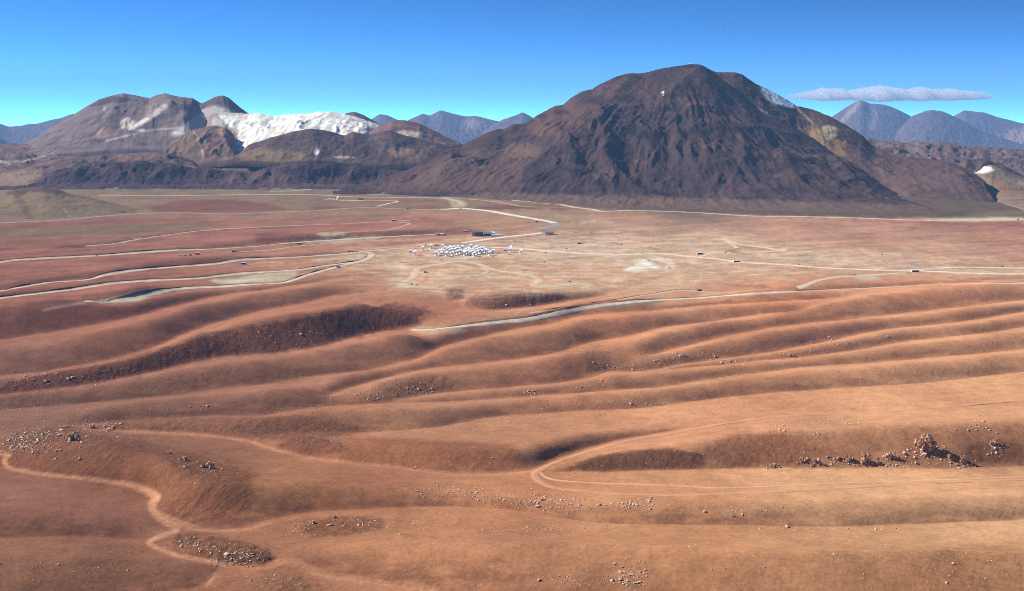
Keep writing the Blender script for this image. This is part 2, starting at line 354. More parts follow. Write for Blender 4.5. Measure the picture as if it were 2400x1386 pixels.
zone([(0,930),(160,915),(140,945),(0,960)], (120,80,64), 5, .7, rock=.8)
zone([(1300,830),(1420,800),(1560,790),(1480,850),(1400,868),(1310,885)], (164,108,80), 8, .5, rock=.3)
zone([(1580,800),(1700,770),(1960,752),(1900,765),(1700,800)], (176,116,82), 6, .4)
# pale disturbed ground, pads and spoil beside the roads
PALE, PALE2, WHITE = (206,190,162), (196,170,142), (240,236,226)
zone([(1462,632),(1490,620),(1506,606),(1520,612),(1545,625),(1546,632),(1500,636),(1470,638)], WHITE, 2.5, .95, edge=.6)
zone([(1420,612),(1460,602),(1500,604),(1530,600),(1560,606),(1500,618),(1440,622)], (214,196,170), 4, .6, edge=.9)
zone([(1508,606),(1545,602),(1575,612),(1592,628),(1568,628),(1560,615)], (214,206,190), 2, .8)
zone([(1560,626),(1590,626),(1570,636),(1550,634)], (222,212,196), 2, .7)
zone([(480,657),(560,648),(640,640),(690,634),(700,640),(680,660),(620,663),(540,668)], (188,174,150), 3, .8)
zone([(200,706),(260,700),(330,690),(360,690),(330,708),(250,712)], (176,162,142), 2.5, .8)
zone([(690,572),(740,562),(820,556),(900,552),(880,562),(760,572)], (192,172,146), 3, .7)
zone([(735,547),(800,543),(815,551),(750,554)], (190,174,150), 2, .8)
zone([(780,600),(850,594),(872,600),(830,614),(770,610)], (186,160,130), 4, .6)
zone([(720,612),(770,604),(800,606),(760,614)], (186,176,154), 3, .7)
zone([(880,594),(960,586),(990,600),(930,612),(870,606)], (196,164,136), 4, .6)
zone([(993,598),(1010,582),(1090,574),(1160,582),(1182,596),(1165,606),(1100,608),(1020,606)], (168,140,126), 2, .9)
zone([(1180,575),(1260,566),(1420,560),(1480,580),(1480,606),(1340,610),(1200,600)], (204,172,146), 8, .6, edge=.9)
zone([(1380,560),(1430,553),(1440,560),(1400,566)], (176,152,132), 3, .8)
zone([(1395,545),(1330,545),(1400,540),(1440,548)], (208,184,158), 3, .6)
zone([(1340,518),(1400,515),(1440,520),(1380,522)], (196,172,146), 2, .7)
zone([(1560,556),(1660,548),(1760,572),(1720,590),(1600,585)], (212,170,138), 6, .5)
zone([(1480,587),(1530,584),(1540,594),(1490,596)], (206,186,162), 3, .7)
zone([(1800,592),(1950,594),(2100,606),(2060,620),(1820,618)], (200,168,144), 8, .5, rock=.3)
zone([(2040,620),(2140,617),(2180,625),(2080,628)], (186,172,158), 3, .7, rock=1, edge=.9)
zone([(2000,648),(2050,645),(2070,655),(2010,658)], (206,192,172), 3, .7)
zone([(2200,636),(2400,628),(2400,642),(2260,642)], (206,178,150), 4, .6, rock=.6)
zone([(2200,618),(2400,622),(2400,630),(2250,628)], (160,112,90), 4, .6, rock=.6)
zone([(935,664),(965,662),(985,668),(960,676),(900,682),(930,670)], (198,180,152), 2.5, .8)
zone([(1250,668),(1300,667),(1380,660),(1390,668),(1330,672),(1260,676)], (208,186,154), 2.5, .8)
zone([(1160,676),(1190,674),(1195,682),(1165,682)], (190,166,136), 3, .7)
zone([(1380,728),(1460,710),(1540,700),(1560,712),(1480,716),(1420,724),(1320,738)], (150,132,110), 2, .8)
zone([(1000,758),(1080,745),(1200,733),(1320,722),(1330,732),(1240,744),(1100,760),(1010,770)], (168,120,94), 3, .7, rock=.8, edge=1)
zone([(950,772),(985,765),(1080,766),(1100,776),(1060,784),(990,782)], (196,170,140), 2, .5)
zone([(1640,686),(1690,688),(1740,690),(1700,696),(1640,694)], (200,172,140), 2, .7)
zone([(1040,462),(1085,470),(1100,478),(1085,488),(1060,488),(1055,475)], (188,170,138), 2, .8)
zone([(2150,514),(2400,508),(2400,517),(2200,519)], (206,190,160), 2, .7)
zone([(1432,484),(1445,483),(1450,489),(1436,489)], (160,138,112), 1, .8)
SM = gblur(raster_poly([(760,620),(880,575),(1080,560),(1400,540),(1700,550),(2100,590),(2400,615),(2400,650),(2000,640),(1700,660),(1400,690),(1000,690)]), 6, 20)
ST_ = np.clip((fbm(rx / 75.0, ry / 4.2, 5, 88, .6) - .04) * 3.0, 0, 1) * SM * .8
ST_ = np.clip(ST_ + SM * .22, 0, 1)
COLR = COLR * (1 - ST_[..., None]) + lin((214,180,154)) * ST_[..., None]
ST_ = np.clip((fbm(rx / 60.0 + 9, ry / 4.0, 5, 95, .6) - .22) * 3, 0, 1) * SM * .5
COLR = COLR * (1 - ST_[..., None]) + lin((140,92,72)) * ST_[..., None]
SM = gblur(raster_poly([(-300,600),(0,540),(600,510),(1200,500),(2500,520),(2500,620),(1200,620),(600,700),(-300,760)]), 10, 20)
ST_ = np.clip((fbm(rx / 160.0 + 5, (ry + rx * .06) / 7.0, 5, 97, .6)) * 1.6, -1, 1) * SM * .22
COLR = COLR * (1 + ST_[..., None])
# dry washes and footpaths
SAND = (198,138,108)
stroke([(-20,1066,3),(20,1066,4),(10,1080,4),(21,1096,4),(88,1110,3.5),(210,1123,4),(298,1135,5),(345,1150,7),(366,1162,7),(356,1182,7),(365,1205,7),(400,1228,8),(414,1242,5),(372,1258,5),(350,1272,5),(368,1286,5),(421,1307,5),(500,1322,5),(519,1328,4),(505,1350,3),(484,1377,2)], SAND, 4, .85)
stroke([(372,1204,5),(421,1226,7),(466,1240,5),(561,1242,3),(640,1225,1)], SAND, 4, .6)
stroke([(519,1328,3),(614,1334,5),(680,1320,9),(740,1340,8),(800,1352,7),(881,1363,5),(1021,1382,5)], (192,134,102), 4, .7, f=1.5)
stroke([(193,1007,1),(316,1012,2),(456,1019,2.5),(579,1033,3),(620,1046,4),(705,1070,2.5),(810,1084,2.5),(916,1095,2.5),(1038,1110,3),(1126,1112,2),(1249,1107,2)], (198,136,108), 3, .8)
stroke([(0,900,1),(120,870,3),(250,846,5),(350,824,6),(400,800,3),(500,762,2),(600,732,2),(700,713,1.5)], (176,114,88), 3, .6)
stroke([(1083,690),(1070,684),(1064,692),(1088,706),(1082,716),(1100,730)], (200,140,106), 1.6, .8)
stroke([(1430,612),(1440,630),(1500,650),(1528,660),(1520,672)], (204,154,122), 2.4, .7)
stroke([(1590,632),(1640,642),(1646,648),(1630,662),(1624,672),(1628,680)], (216,180,146), 1.4, .8)
stroke([(1720,664),(1740,652),(1736,646)], (214,160,128), 2, .6)
stroke([(100,728),(133,720),(200,708)], (204,170,146), 1.8, .8)
stroke([(1030,868),(1037,880),(1020,898),(1005,912)], (196,140,108), 1.2, .5)
stroke([(870,945),(930,965),(985,995)], (186,132,102), 1.2, .6)
stroke([(1625,900),(1636,912),(1628,934)], (206,150,118), 1.3, .6)
stroke([(1310,775),(1335,782),(1346,798)], (206,150,116), 1.2, .6)
stroke([(1530,885),(1550,890),(1562,902)], (206,150,116), 1.2, .5)
stroke([(2300,745),(2330,760)], (218,160,120), 1.0, .5)
stroke([(2190,735),(2225,750)], (218,160,120), 1.0, .5)
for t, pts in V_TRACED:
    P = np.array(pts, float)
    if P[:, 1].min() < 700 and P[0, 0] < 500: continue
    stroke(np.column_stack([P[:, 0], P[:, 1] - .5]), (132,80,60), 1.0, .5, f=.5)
for (x_, y_) in ((1506,596),(1570,630),(1873,622),(1457,576),(1328,585),(1400,520),(1350,547),(965,670),(1335,663),(1700,595),(2068,599),(2004,648),(1279,595),(1276,617),(630,614),(852,564),(1034,612),(1200,600),(1240,606),(1380,612),(1430,600),(900,622),(1080,628),(1180,650),(940,640),(1560,580),(1620,572),(1760,600),(1900,606),(1990,612)):
    a_, b_ = rng.uniform(20, 60, 2); c_, d_ = rng.uniform(-5, 5, 2)
    stroke([(x_ - a_, y_ + c_), (x_ - a_ * .3, y_ + .6), (x_ + b_ * .4, y_ + .3), (x_ + b_, y_ + d_)], (220,198,172), rng.uniform(.8, 1.6), .55)
# --- sample zones onto the vertices
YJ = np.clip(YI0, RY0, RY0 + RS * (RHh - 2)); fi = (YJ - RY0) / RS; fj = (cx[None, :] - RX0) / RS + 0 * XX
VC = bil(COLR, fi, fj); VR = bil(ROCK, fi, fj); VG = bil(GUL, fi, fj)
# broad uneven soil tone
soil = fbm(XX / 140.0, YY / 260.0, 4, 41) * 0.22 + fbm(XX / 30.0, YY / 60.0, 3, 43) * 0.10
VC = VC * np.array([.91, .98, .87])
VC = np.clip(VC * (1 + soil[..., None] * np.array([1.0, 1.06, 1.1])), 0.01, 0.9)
# --- relief below the traced ridges
nearf = sst(200, 300, YY) * (1 - sst(5200, 6500, YY))
ZT = ZT + nearf * (fbm(XX / 210.0, YY / 210.0, 3, 3) * 2.4 + fbm(XX / 45.0, YY / 45.0, 3, 9) * 0.55)
s = (1.4 * XX - YY) / 1.72; u = (XX + 1.4 * YY) / 1.72
wob = fbm(XX / 45.0, YY / 45.0, 4, 61) * 17
ZT = ZT + VG * (ridged((s + wob) / 19.0, u / 70.0, 4, 71, .6) * (0.55 + .8 * np.clip(fbm(XX / 90, YY / 90, 2, 72), -.5, .6))) + VR * fbm(XX / 11.0, YY / 14.0, 3, 77, .6) * 1.3

def grid_mesh(name, X, Y, Z, flip=False):
    nr, nc = X.shape
    me = bpy.data.meshes.new(name)
    me.vertices.add(nr * nc); me.vertices.foreach_set('co', np.stack([X, Y, Z], -1).astype(np.float32).ravel())
    i = np.arange((nr - 1) * nc).reshape(nr - 1, nc)[:, :-1]
    q = np.stack([i, i + 1, i + nc + 1, i + nc], -1).reshape(-1, 4)
    if flip: q = q[:, ::-1]
    n = len(q); me.loops.add(4 * n); me.polygons.add(n)
    me.loops.foreach_set('vertex_index', q.astype(np.int32).ravel())
    me.polygons.foreach_set('loop_start', np.arange(0, 4 * n, 4, dtype=np.int32))
    me.polygons.foreach_set('loop_total', np.full(n, 4, np.int32))
    me.update(calc_edges=True)
    me.polygons.foreach_set('use_smooth', np.ones(n, bool))
    return me
def set_col(me, rgb, name='Col'):
    a = me.color_attributes.new(name, 'FLOAT_COLOR', 'POINT')
    d = np.ones((len(me.vertices), 4), np.float32); rgb = rgb.reshape(len(me.vertices), -1); d[:, :rgb.shape[1]] = rgb
    a.data.foreach_set('color', d.ravel())
def link(name, me, mat=None, parent=None, **props):
    o = bpy.data.objects.new(name, me); col.objects.link(o)
    if mat is not None and me is not None and len(me.materials) == 0: me.materials.append(mat)
    if parent is not None: o.parent = parent
    for k_, v_ in props.items(): o[k_] = v_
    return o

# ------------------------------------------------------------------ materials
def nodes(name, rough=0.9, spec=0.1):
    m = bpy.data.materials.new(name); m.use_nodes = True
    t = m.node_tree; b = t.nodes['Principled BSDF']
    b.inputs['Roughness'].default_value = rough; b.inputs['Specular IOR Level'].default_value = spec
    return m, t, b
def N(t, kind, **kw):
    n = t.nodes.new(kind)
    for k_, v_ in kw.items():
        if k_ in n.inputs: n.inputs[k_].default_value = v_
        else: setattr(n, k_, v_)
    return n
def math_node(t, op, a, b):
    n = t.nodes.new('ShaderNodeMath'); n.operation = op
    for i_, q in enumerate((a, b)):
        if isinstance(q, (int, float)): n.inputs[i_].default_value = q
        else: t.links.new(q, n.inputs[i_])
    return n.outputs[0]
def noise_node(t, vec, scale, detail=3.0, rough=0.55):
    n = N(t, 'ShaderNodeTexNoise', Scale=scale, Detail=detail, Roughness=rough); t.links.new(vec, n.inputs['Vector']); return n.outputs['Fac']
def ramp(t, fac, a, b):
    n = N(t, 'ShaderNodeMapRange', interpolation_type='SMOOTHSTEP'); n.inputs['From Min'].default_value = a; n.inputs['From Max'].default_value = b
    t.links.new(fac, n.inputs['Value']); return n.outputs['Result']
def mulcol(t, colr, fac):
    n = t.nodes.new('ShaderNodeVectorMath'); n.operation = 'SCALE'; t.links.new(colr, n.inputs[0])
    if isinstance(fac, (int, float)): n.inputs['Scale'].default_value = fac
    else: t.links.new(fac, n.inputs['Scale'])
    return n.outputs[0]
def mixcol(t, fac, a, b):
    n = t.nodes.new('ShaderNodeMix'); n.data_type = 'RGBA'
    t.links.new(fac, n.inputs['Factor'])
    for q, i_ in ((a, 6), (b, 7)):
        if isinstance(q, tuple): n.inputs[i_].default_value = (*q, 1)
        else: t.links.new(q, n.inputs[i_])
    return n.outputs[2]

def ground_material():
    m, t, b = nodes('desert_soil', 0.95, 0.05)
    at = N(t, 'ShaderNodeAttribute', attribute_name='Col'); mk = N(t, 'ShaderNodeAttribute', attribute_name='Mask')
    sep = t.nodes.new('ShaderNodeSeparateColor'); t.links.new(mk.outputs['Color'], sep.inputs[0])
    rock = sep.outputs[0]; gul = sep.outputs[1]
    geo = t.nodes.new('ShaderNodeNewGeometry'); P = geo.outputs['Position']
    f1 = noise_node(t, P, 0.25, 4, .65); f2 = noise_node(t, P, 0.05, 3, .6); f3 = noise_node(t, P, 0.012, 3, .6)
    v = math_node(t, 'ADD', math_node(t, 'MULTIPLY', math_node(t, 'SUBTRACT', f1, .5), 1.0), math_node(t, 'MULTIPLY', math_node(t, 'SUBTRACT', f2, .5), .6))
    v = math_node(t, 'ADD', v, math_node(t, 'MULTIPLY', math_node(t, 'SUBTRACT', f3, .5), .35))
    c = mulcol(t, at.outputs['Color'], math_node(t, 'ADD', v, 1.0))
    # dark stones and pale stones lying on rocky ground
    s1 = noise_node(t, P, 0.16, 5, .72); dark = ramp(t, s1, .50, .58)
    dark = math_node(t, 'MULTIPLY', dark, math_node(t, 'ADD', math_node(t, 'MULTIPLY', rock, .55), .10))
    c = mixcol(t, dark, c, mulcol(t, c, .42))
    s2 = noise_node(t, P, 0.33, 3, .6); pale = ramp(t, s2, .66, .72)
    pale = math_node(t, 'MULTIPLY', pale, math_node(t, 'ADD', math_node(t, 'MULTIPLY', rock, .55), .22))
    c = mixcol(t, pale, c, (.42, .30, .22))
    t.links.new(c, b.inputs['Base Color'])
    # relief
    b1 = N(t, 'ShaderNodeBump', Distance=1.0); t.links.new(noise_node(t, P, 0.12, 5, .62), b1.inputs['Height'])
    t.links.new(math_node(t, 'ADD', math_node(t, 'MULTIPLY', rock, 2.0), .4), b1.inputs['Distance']); b1.inputs['Strength'].default_value = .8
    mp = N(t, 'ShaderNodeMapping'); mp.inputs['Rotation'].default_value = (0, 0, math.radians(35.5)); t.links.new(P, mp.inputs['Vector'])
    mp2 = N(t, 'ShaderNodeMapping'); mp2.inputs['Scale'].default_value = (.16, .018, .05); t.links.new(mp.outputs[0], mp2.inputs['Vector'])
    gn = N(t, 'ShaderNodeTexNoise', Scale=1.0, Detail=4.0, Roughness=.65, Distortion=1.5); t.links.new(mp2.outputs[0], gn.inputs['Vector'])
    b2 = N(t, 'ShaderNodeBump', Strength=.9); t.links.new(gn.outputs['Fac'], b2.inputs['Height'])
    t.links.new(math_node(t, 'MULTIPLY', gul, 1.4), b2.inputs['Distance']); t.links.new(b1.outputs[0], b2.inputs['Normal'])
    t.links.new(b2.outputs[0], b.inputs['Normal'])
    return m
def mountain_material(name, fine=0.03, bump=9.0, mot=.6, far=False):
    m, t, b = nodes(name, 0.95, 0.05)
    at = N(t, 'ShaderNodeAttribute', attribute_name='Col')
    geo = t.nodes.new('ShaderNodeNewGeometry'); P = geo.outputs['Position']
    f1 = noise_node(t, P, fine, 6, .7); f2 = noise_node(t, P, fine * 3.3, 4, .7)
    v = math_node(t, 'ADD', math_node(t, 'MULTIPLY', math_node(t, 'SUBTRACT', f1, .5), mot), math_node(t, 'MULTIPLY', math_node(t, 'SUBTRACT', f2, .5), mot * 1.2))
    t.links.new(mulcol(t, at.outputs['Color'], math_node(t, 'ADD', v, 1.0)), b.inputs['Base Color'])
    bp = N(t, 'ShaderNodeBump', Strength=1.0, Distance=bump); t.links.new(noise_node(t, P, fine * 1.2, 8, .68), bp.inputs['Height'])
    t.links.new(bp.outputs[0], b.inputs['Normal'])
    return m
def plain(name, rgb, rough=.6, spec=.3, var=.12, scale=.6, metal=0.0):
    m, t, b = nodes(name, rough, spec); b.inputs['Metallic'].default_value = metal
    tc = t.nodes.new('ShaderNodeTexCoord')
    f = noise_node(t, tc.outputs['Object'], scale, 4, .6)
    rgbn = N(t, 'ShaderNodeRGB'); rgbn.outputs[0].default_value = (*[float(q) for q in lin(rgb)], 1)
    t.links.new(mulcol(t, rgbn.outputs[0], math_node(t, 'ADD', math_node(t, 'MULTIPLY', math_node(t, 'SUBTRACT', f, .5), var * 2), 1.0)), b.inputs['Base Color'])
    return m
M_ground = ground_material()

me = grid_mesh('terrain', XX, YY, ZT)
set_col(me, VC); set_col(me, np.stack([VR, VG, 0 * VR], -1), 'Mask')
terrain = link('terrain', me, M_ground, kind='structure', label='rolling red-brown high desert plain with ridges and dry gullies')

# ------------------------------------------------------------------ reading positions off the finished ground
YI = HZ + F * (CH - ZT) / YY
YMIN = np.minimum.accumulate(YI, axis=0)           # what is visible, from near to far
def hit(px, py):
    """picture position -> ground point (x, y, z): the nearest ground that shows there"""
    j = int(np.clip(np.searchsorted(cx, px), 1, len(cx) - 1))
    if px - cx[j - 1] < cx[j] - px: j -= 1
    i = int(np.argmax(YMIN[:, j] <= py)); i = max(i, 1)
    y0, y1 = YMIN[i - 1, j], YI[i, j]
    a = 0.0 if y0 == y1 else float(np.clip((y0 - py) / (y0 - y1), 0, 1))
    D = DD[i - 1] + (DD[i] - DD[i - 1]) * a
    X = (px - 1200) / F * D
    return np.array([X, D, float(ter(X, D))])
invD = -DD
def ter(X, Y):
    X = np.asarray(X, float); Y = np.asarray(Y, float)
    fi = np.interp(Y, DD, np.arange(len(DD))); fj = np.interp(1200 + F * X / Y, cx, np.arange(len(cx)))
    return bil(ZT, fi, fj)

# ================================================================== MOUNTAINS
class Layer:
    """one mountain: columns of constant bearing; curves = [(rows [(x,y)], distance [(x,D)] or number, n rows to next)] from foot to skyline"""
    def __init__(s, name, label, x0, x1, step, curves, mat, amp=20, scale=220, gully=0, gscale=90, back=700, sink=25, seed=1, skyl=.22, rgb=(110,85,74), rgb2=(92,70,62), smooth=4, jag=0.0, jscale=60, peak=None, spurs=()):
        x = np.arange(x0, x1 + step, step); nx = len(x)
        ys, Ds, ns = [], [], []
        for rows, dist, n in curves:
            R = np.array(rows, float); o = np.argsort(R[:, 0]); y = np.interp(x, R[o, 0], R[o, 1])
            if isinstance(dist, (int, float)): D = np.full(nx, float(dist))
            elif dist[0] == 'z': D = F * (CH - (dist[1] if isinstance(dist[1], float) else np.interp(x, *np.array(dist[1]).T))) / (y - HZ)
            else:
                Q = np.array(dist, float); D = np.interp(x, Q[:, 0], Q[:, 1])
            ys.append(y); Ds.append(D); ns.append(n)
        # keep the skyline crisp, all else follows
        Y, Z, T = [], [], []
        nseg = len(ys) - 1
        for k in range(nseg):
            za = CH - (ys[k] - HZ) * Ds[k] / F; zb = CH - (ys[k + 1] - HZ) * Ds[k + 1] / F
            for q in range(ns[k]):
                a = q / ns[k]
                Y.append(Ds[k] + (Ds[k + 1] - Ds[k]) * a); Z.append(za + (zb - za) * a); T.append((k + a) / nseg)
        zs = CH - (ys[-1] - HZ) * Ds[-1] / F
        Y.append(Ds[-1]); Z.append(zs); T.append(1.0)
        Y = np.array(Y); Z = np.array(Z); T = np.array(T)[:, None] + np.zeros((1, nx))
        sm = Z.copy()
        for _ in range(smooth): sm[1:-1] = .25 * sm[:-2] + .5 * sm[1:-1] + .25 * sm[2:]
        Z = sm
        X = (x[None, :] - 1200) / F * Y
        y0_ = HZ + (CH - Z) * F / Y; pxx = x[None, :] + 0 * Z
        for sp, A_, w_ in spurs:
            S = dense(sp, 6.0); tt = np.linspace(0, 1, len(S)); best = np.full(Z.shape, 1e9); bt = np.zeros(Z.shape)
            for (qx, qy), q_ in zip(S[:, :2], tt):
                wq = w_ * (.6 + 1.1 * q_); d_ = ((pxx - qx) ** 2 + (1.2 * (y0_ - qy)) ** 2) / wq ** 2
                mk = d_ < best; best = np.where(mk, d_, best); bt = np.where(mk, q_, bt)
            Z = Z + .6 * A_ * np.clip(1 - np.sqrt(best), 0, 1) ** 1.15 * np.clip((1.05 - bt) * 2, 0, 1) * (1 - .85 * T ** 8)
        env = np.clip(T * 5, 0, 1) * (skyl + (1 - skyl) * np.clip((1 - T) * 4, 0, 1))
        edge = np.clip((Z + 20) / 80, 0.1, 1)
        wx = X + fbm(X / scale, Y / scale, 3, seed + 50) * scale * .35
        wy = Y + fbm(X / scale + 40, Y / scale, 3, seed + 60) * scale * .35
        sx_ = X + fbm(X / 130, Y / 130, 3, seed + 51) * 22; sy_ = Y + fbm(X / 130 + 7, Y / 130, 3, seed + 52) * 22
        gx_, gy_ = sx_, sy_
        if peak is not None:
            pxw, pyw = (peak[0] - 1200) / F * peak[1], peak[1]
            ddx, ddy = sx_ - pxw, pyw + 350 - sy_
            gx_ = np.arctan2(ddx, np.abs(ddy) + 1) * 950; gy_ = np.hypot(ddx, ddy)
        rel = (ridged(wx / scale, wy / (scale * 1.3), 5, seed) - .9) * amp
        if gully: rel = rel + (ridged((gx_ + fbm(X / 300, Y / 300, 2, seed + 9) * 20) / gscale, gy_ / (gscale * 7), 4, seed + 3) - .9) * gully * np.clip((1 - T) * 3, 0, 1) * np.clip(.55 + 1.5 * fbm(X / 170, Y / 170, 3, seed + 77), .05, 1.5)
        st = fbm(gx_ / 26.0, gy_ / 420.0, 3, seed + 5, .6)
        Z = Z + rel * env * edge + st * gully * .35 * env
        oc = np.clip(fbm(wx / 150, wy / 110, 3, seed + 6) * 3 - .55, 0, 1)
        Z = Z + oc * fbm(X / 22, Y / 22, 3, seed + 8, .6) * jag * 2.6 * env
        if jag: Z = Z + jag * fbm(X / jscale, Y / jscale, 4, seed + 33, .6) * np.clip(T * 5, 0, 1)
        yim = HZ + (CH - Z) * F / Y
        Z[0] -= sink
        # far side
        nbk = 8; bk = (np.arange(1, nbk + 1) / nbk)[:, None]
        Yb = Y[-1][None] + back * bk; Zb = Z[-1][None] - (back * .55) * bk ** 1.4 + fbm((x[None] - 1200) / F * Yb / 150, Yb / 150, 3, seed) * 20 * bk
        Xb = (x[None, :] - 1200) / F * Yb
        s.X = np.vstack([X, Xb]); s.Y = np.vstack([Y, Yb]); s.Z = np.vstack([Z, Zb]); s.px = x[None, :] + 0 * s.X
        s.yi = np.vstack([yim, np.repeat(yim[-1:], nbk, 0)]); s.rel = np.vstack([rel / max(amp, 1), np.zeros_like(Xb)])
        n1 = fbm(s.X / 160, s.Y / 90 + s.Z / 60, 5, seed + 90, .6); a = np.clip(.5 + n1 * .9, 0, 1)[..., None]
        s.C = lin(rgb) * (1 - a) + lin(rgb2) * a
        full = np.vstack([st, np.zeros_like(Xb)]); ocf = np.vstack([oc, np.zeros_like(Xb)])
        s.C = s.C * (1 + .42 * full * (gully > 0) - .30 * ocf)[..., None]
        s.nz = fbm(s.X / 60, s.Z / 30, 4, seed + 91, .6)
        s.name, s.label, s.mat = name, label, mat
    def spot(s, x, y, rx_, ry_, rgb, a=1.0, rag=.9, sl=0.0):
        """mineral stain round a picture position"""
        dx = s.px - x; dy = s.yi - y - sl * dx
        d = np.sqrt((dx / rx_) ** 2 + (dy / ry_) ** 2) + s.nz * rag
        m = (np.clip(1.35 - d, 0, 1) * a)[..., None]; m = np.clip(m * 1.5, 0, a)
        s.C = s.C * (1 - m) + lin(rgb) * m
    def area(s, pts, rgb, a=1.0, f=4.0, rag=.5):
        P = np.array(pts, float); x0, y0 = P.min(0) - 20; w, h = (P.max(0) - P.min(0)) + 40
        M = gblur(raster_poly(pts, int(w) + 2, int(h) + 2, x0, y0, 1.0), f, f)
        v = bil(M, s.yi - y0, s.px - x0)
        inb = (s.px > x0) & (s.px < x0 + w) & (s.yi > y0) & (s.yi < y0 + h)
        v = np.clip((v - .5) * 2 + .5 + s.nz * rag * ((v > .03) & (v < .97)), 0, 1) * inb * a
        s.C = s.C * (1 - v[..., None]) + lin(rgb) * v[..., None]
    def path(s, pts, rgb, w, a=.8):
        D = dense(pts, 2.0); m = np.zeros_like(s.px)
        for px, py in D[:, :2]:
            c = np.abs(s.px[0] - px) < w * 4
            m[:, c] = np.maximum(m[:, c], np.clip(1.6 - np.hypot((s.px[:, c] - px) / 1.5, s.yi[:, c] - py) / w, 0, 1))
        m = (np.clip(m * (1 + s.nz), 0, 1) * a)[..., None]
        s.C = s.C * (1 - m) + lin(rgb) * m
    def done(s):
        me = grid_mesh(s.name, s.X, s.Y, s.Z); set_col(me, np.clip(s.C, .01, .92))
        s.ob = link(s.name, me, s.mat, kind='structure', label=s.label); return s

MM = mountain_material('volcanic_rock', .05, 5.0, .5)
MMs = mountain_material('stony_slope', .05, 2.5, .35)
MFar = mountain_material('distant_rock', .006, 45.0, .4)
MWhite = mountain_material('bleached_rock', .035, 2.2, .18)

# ---- the big dark mountain
skyA = [(780,446),(800,443),(857,427),(917,410),(967,393),(985,378),(1010,362),(1040,346),(1060,343),(1083,341),(1093,337),(1120,323),(1150,308),(1167,304),(1180,305),(1200,294),(1233,289),(1250,277),(1260,270),(1300,248),(1320,245),(1340,228),(1360,217),(1387,210),(1407,197),(1440,182),(1467,173),(1510,172),(1543,163),(1587,155),(1617,151),(1640,152),(1657,160),(1680,176),(1700,192),(1740,222),(1787,256),(1846,291),(1904,323),(1962,361),(2021,402),(2079,440),(2130,466),(2180,486)]
K1 = [(780,447),(900,430),(967,412),(1040,385),(1120,375),(1200,372),(1260,350),(1300,334),(1333,322),(1367,302),(1407,292),(1467,284),(1533,284),(1617,288),(1683,298),(1733,320),(1783,343),(1827,359),(1867,358),(1917,367),(1962,378),(2021,412),(2079,446),(2130,470),(2180,487)]
foot = [(780,450),(900,448),(1000,448),(1100,450),(1200,455),(1300,459),(1500,460),(1700,464),(1900,471),(2050,474),(2130,478),(2180,489)]
base = [(780,456),(900,458),(1100,465),(1300,482),(1400,493),(1600,497),(1900,503),(2180,506)]
mA = Layer('mountain', 'broad dark brown volcanic mountain rising beyond the plateau', 780, 2180, 2.6,
    [(base, ('z', -1.0), 24), (foot, ('z', [(780,0.5),(880,2),(1050,15),(2050,15),(2180,2)]), 75), (K1, [(780,5700),(1000,5750),(1333,5640),(1467,5800),(1700,5800),(1830,5650),(1960,5700),(2180,5300)], 75), (skyA, [(780,5720),(1000,5900),(1300,6250),(1617,6400),(1800,6250),(2000,5950),(2180,5350)], 1)],
    MM, amp=26, scale=420, gully=13, gscale=60, back=1500, seed=11, skyl=.10, rgb=(84,65,61), rgb2=(64,52,52), jag=3.0, jscale=42, peak=(1600, 6350),
    spurs=[([(1333,330),(1345,385),(1352,440)], 46, 26), ([(1333,330),(1262,372),(1195,415)], 36, 24), ([(1500,288),(1530,350),(1545,440)], 26, 24), ([(1620,290),(1650,350),(1660,440)], 24, 24), ([(1740,325),(1745,380),(1740,445)], 26, 24),
     ([(1830,358),(1858,410),(1880,466)], 38, 30), ([(1950,372),(2000,418),(2050,462)], 34, 24), ([(1640,160),(1565,225),(1490,275)], 26, 24), ([(1690,185),(1745,255),(1790,335)], 24, 20), ([(1480,178),(1420,245),(1340,305)], 24, 24), ([(1405,290),(1420,350),(1440,440)], 26, 20), ([(1200,300),(1130,350),(1050,410)], 22, 26), ([(1560,250),(1520,270),(1470,282)], 16, 16)])
mA.area([(1310,340),(1400,300),(1500,290),(1620,292),(1720,325),(1800,365),(1800,430),(1600,440),(1400,440),(1320,400)], (74,58,54), .6, 14)
mA.area([(800,446),(990,392),(1090,350),(1200,340),(1300,330),(1230,400),(1200,450),(1000,452)], (104,80,68), .7, 14)
mA.area([(990,470),(1150,450),(1500,462),(2000,474),(2180,484),(2180,506),(1600,498),(1300,482)], (112,90,74), .9, 6)
for (x_, y_, r_, c_) in ((1215,355,40,(134,106,84)),(1330,265,60,(120,88,72)),(1480,225,70,(118,86,74)),(1650,230,50,(114,82,70)),(1700,270,40,(116,84,70)),(1280,300,40,(126,94,74)),(1570,330,40,(100,74,64)),(1500,380,14,(126,96,78)),(1660,340,18,(120,90,74)),(1420,410,30,(118,90,74)),(1900,420,60,(94,70,62)),(1550,200,40,(98,74,68))):
    mA.spot(x_, y_, r_, r_ * .45, tuple(.84 * q for q in c_), .7)
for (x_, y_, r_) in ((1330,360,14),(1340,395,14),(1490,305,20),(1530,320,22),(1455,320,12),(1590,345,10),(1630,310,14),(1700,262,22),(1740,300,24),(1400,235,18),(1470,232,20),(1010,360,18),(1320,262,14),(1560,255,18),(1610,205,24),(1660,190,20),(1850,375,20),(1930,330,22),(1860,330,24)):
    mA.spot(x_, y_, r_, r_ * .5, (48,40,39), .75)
mA.spot(1554, 217, 2.6, 2.2, (250,250,250), 1.0, .1); mA.spot(1555, 223, 1.2, 1.2, (240,240,240), 1, .1)
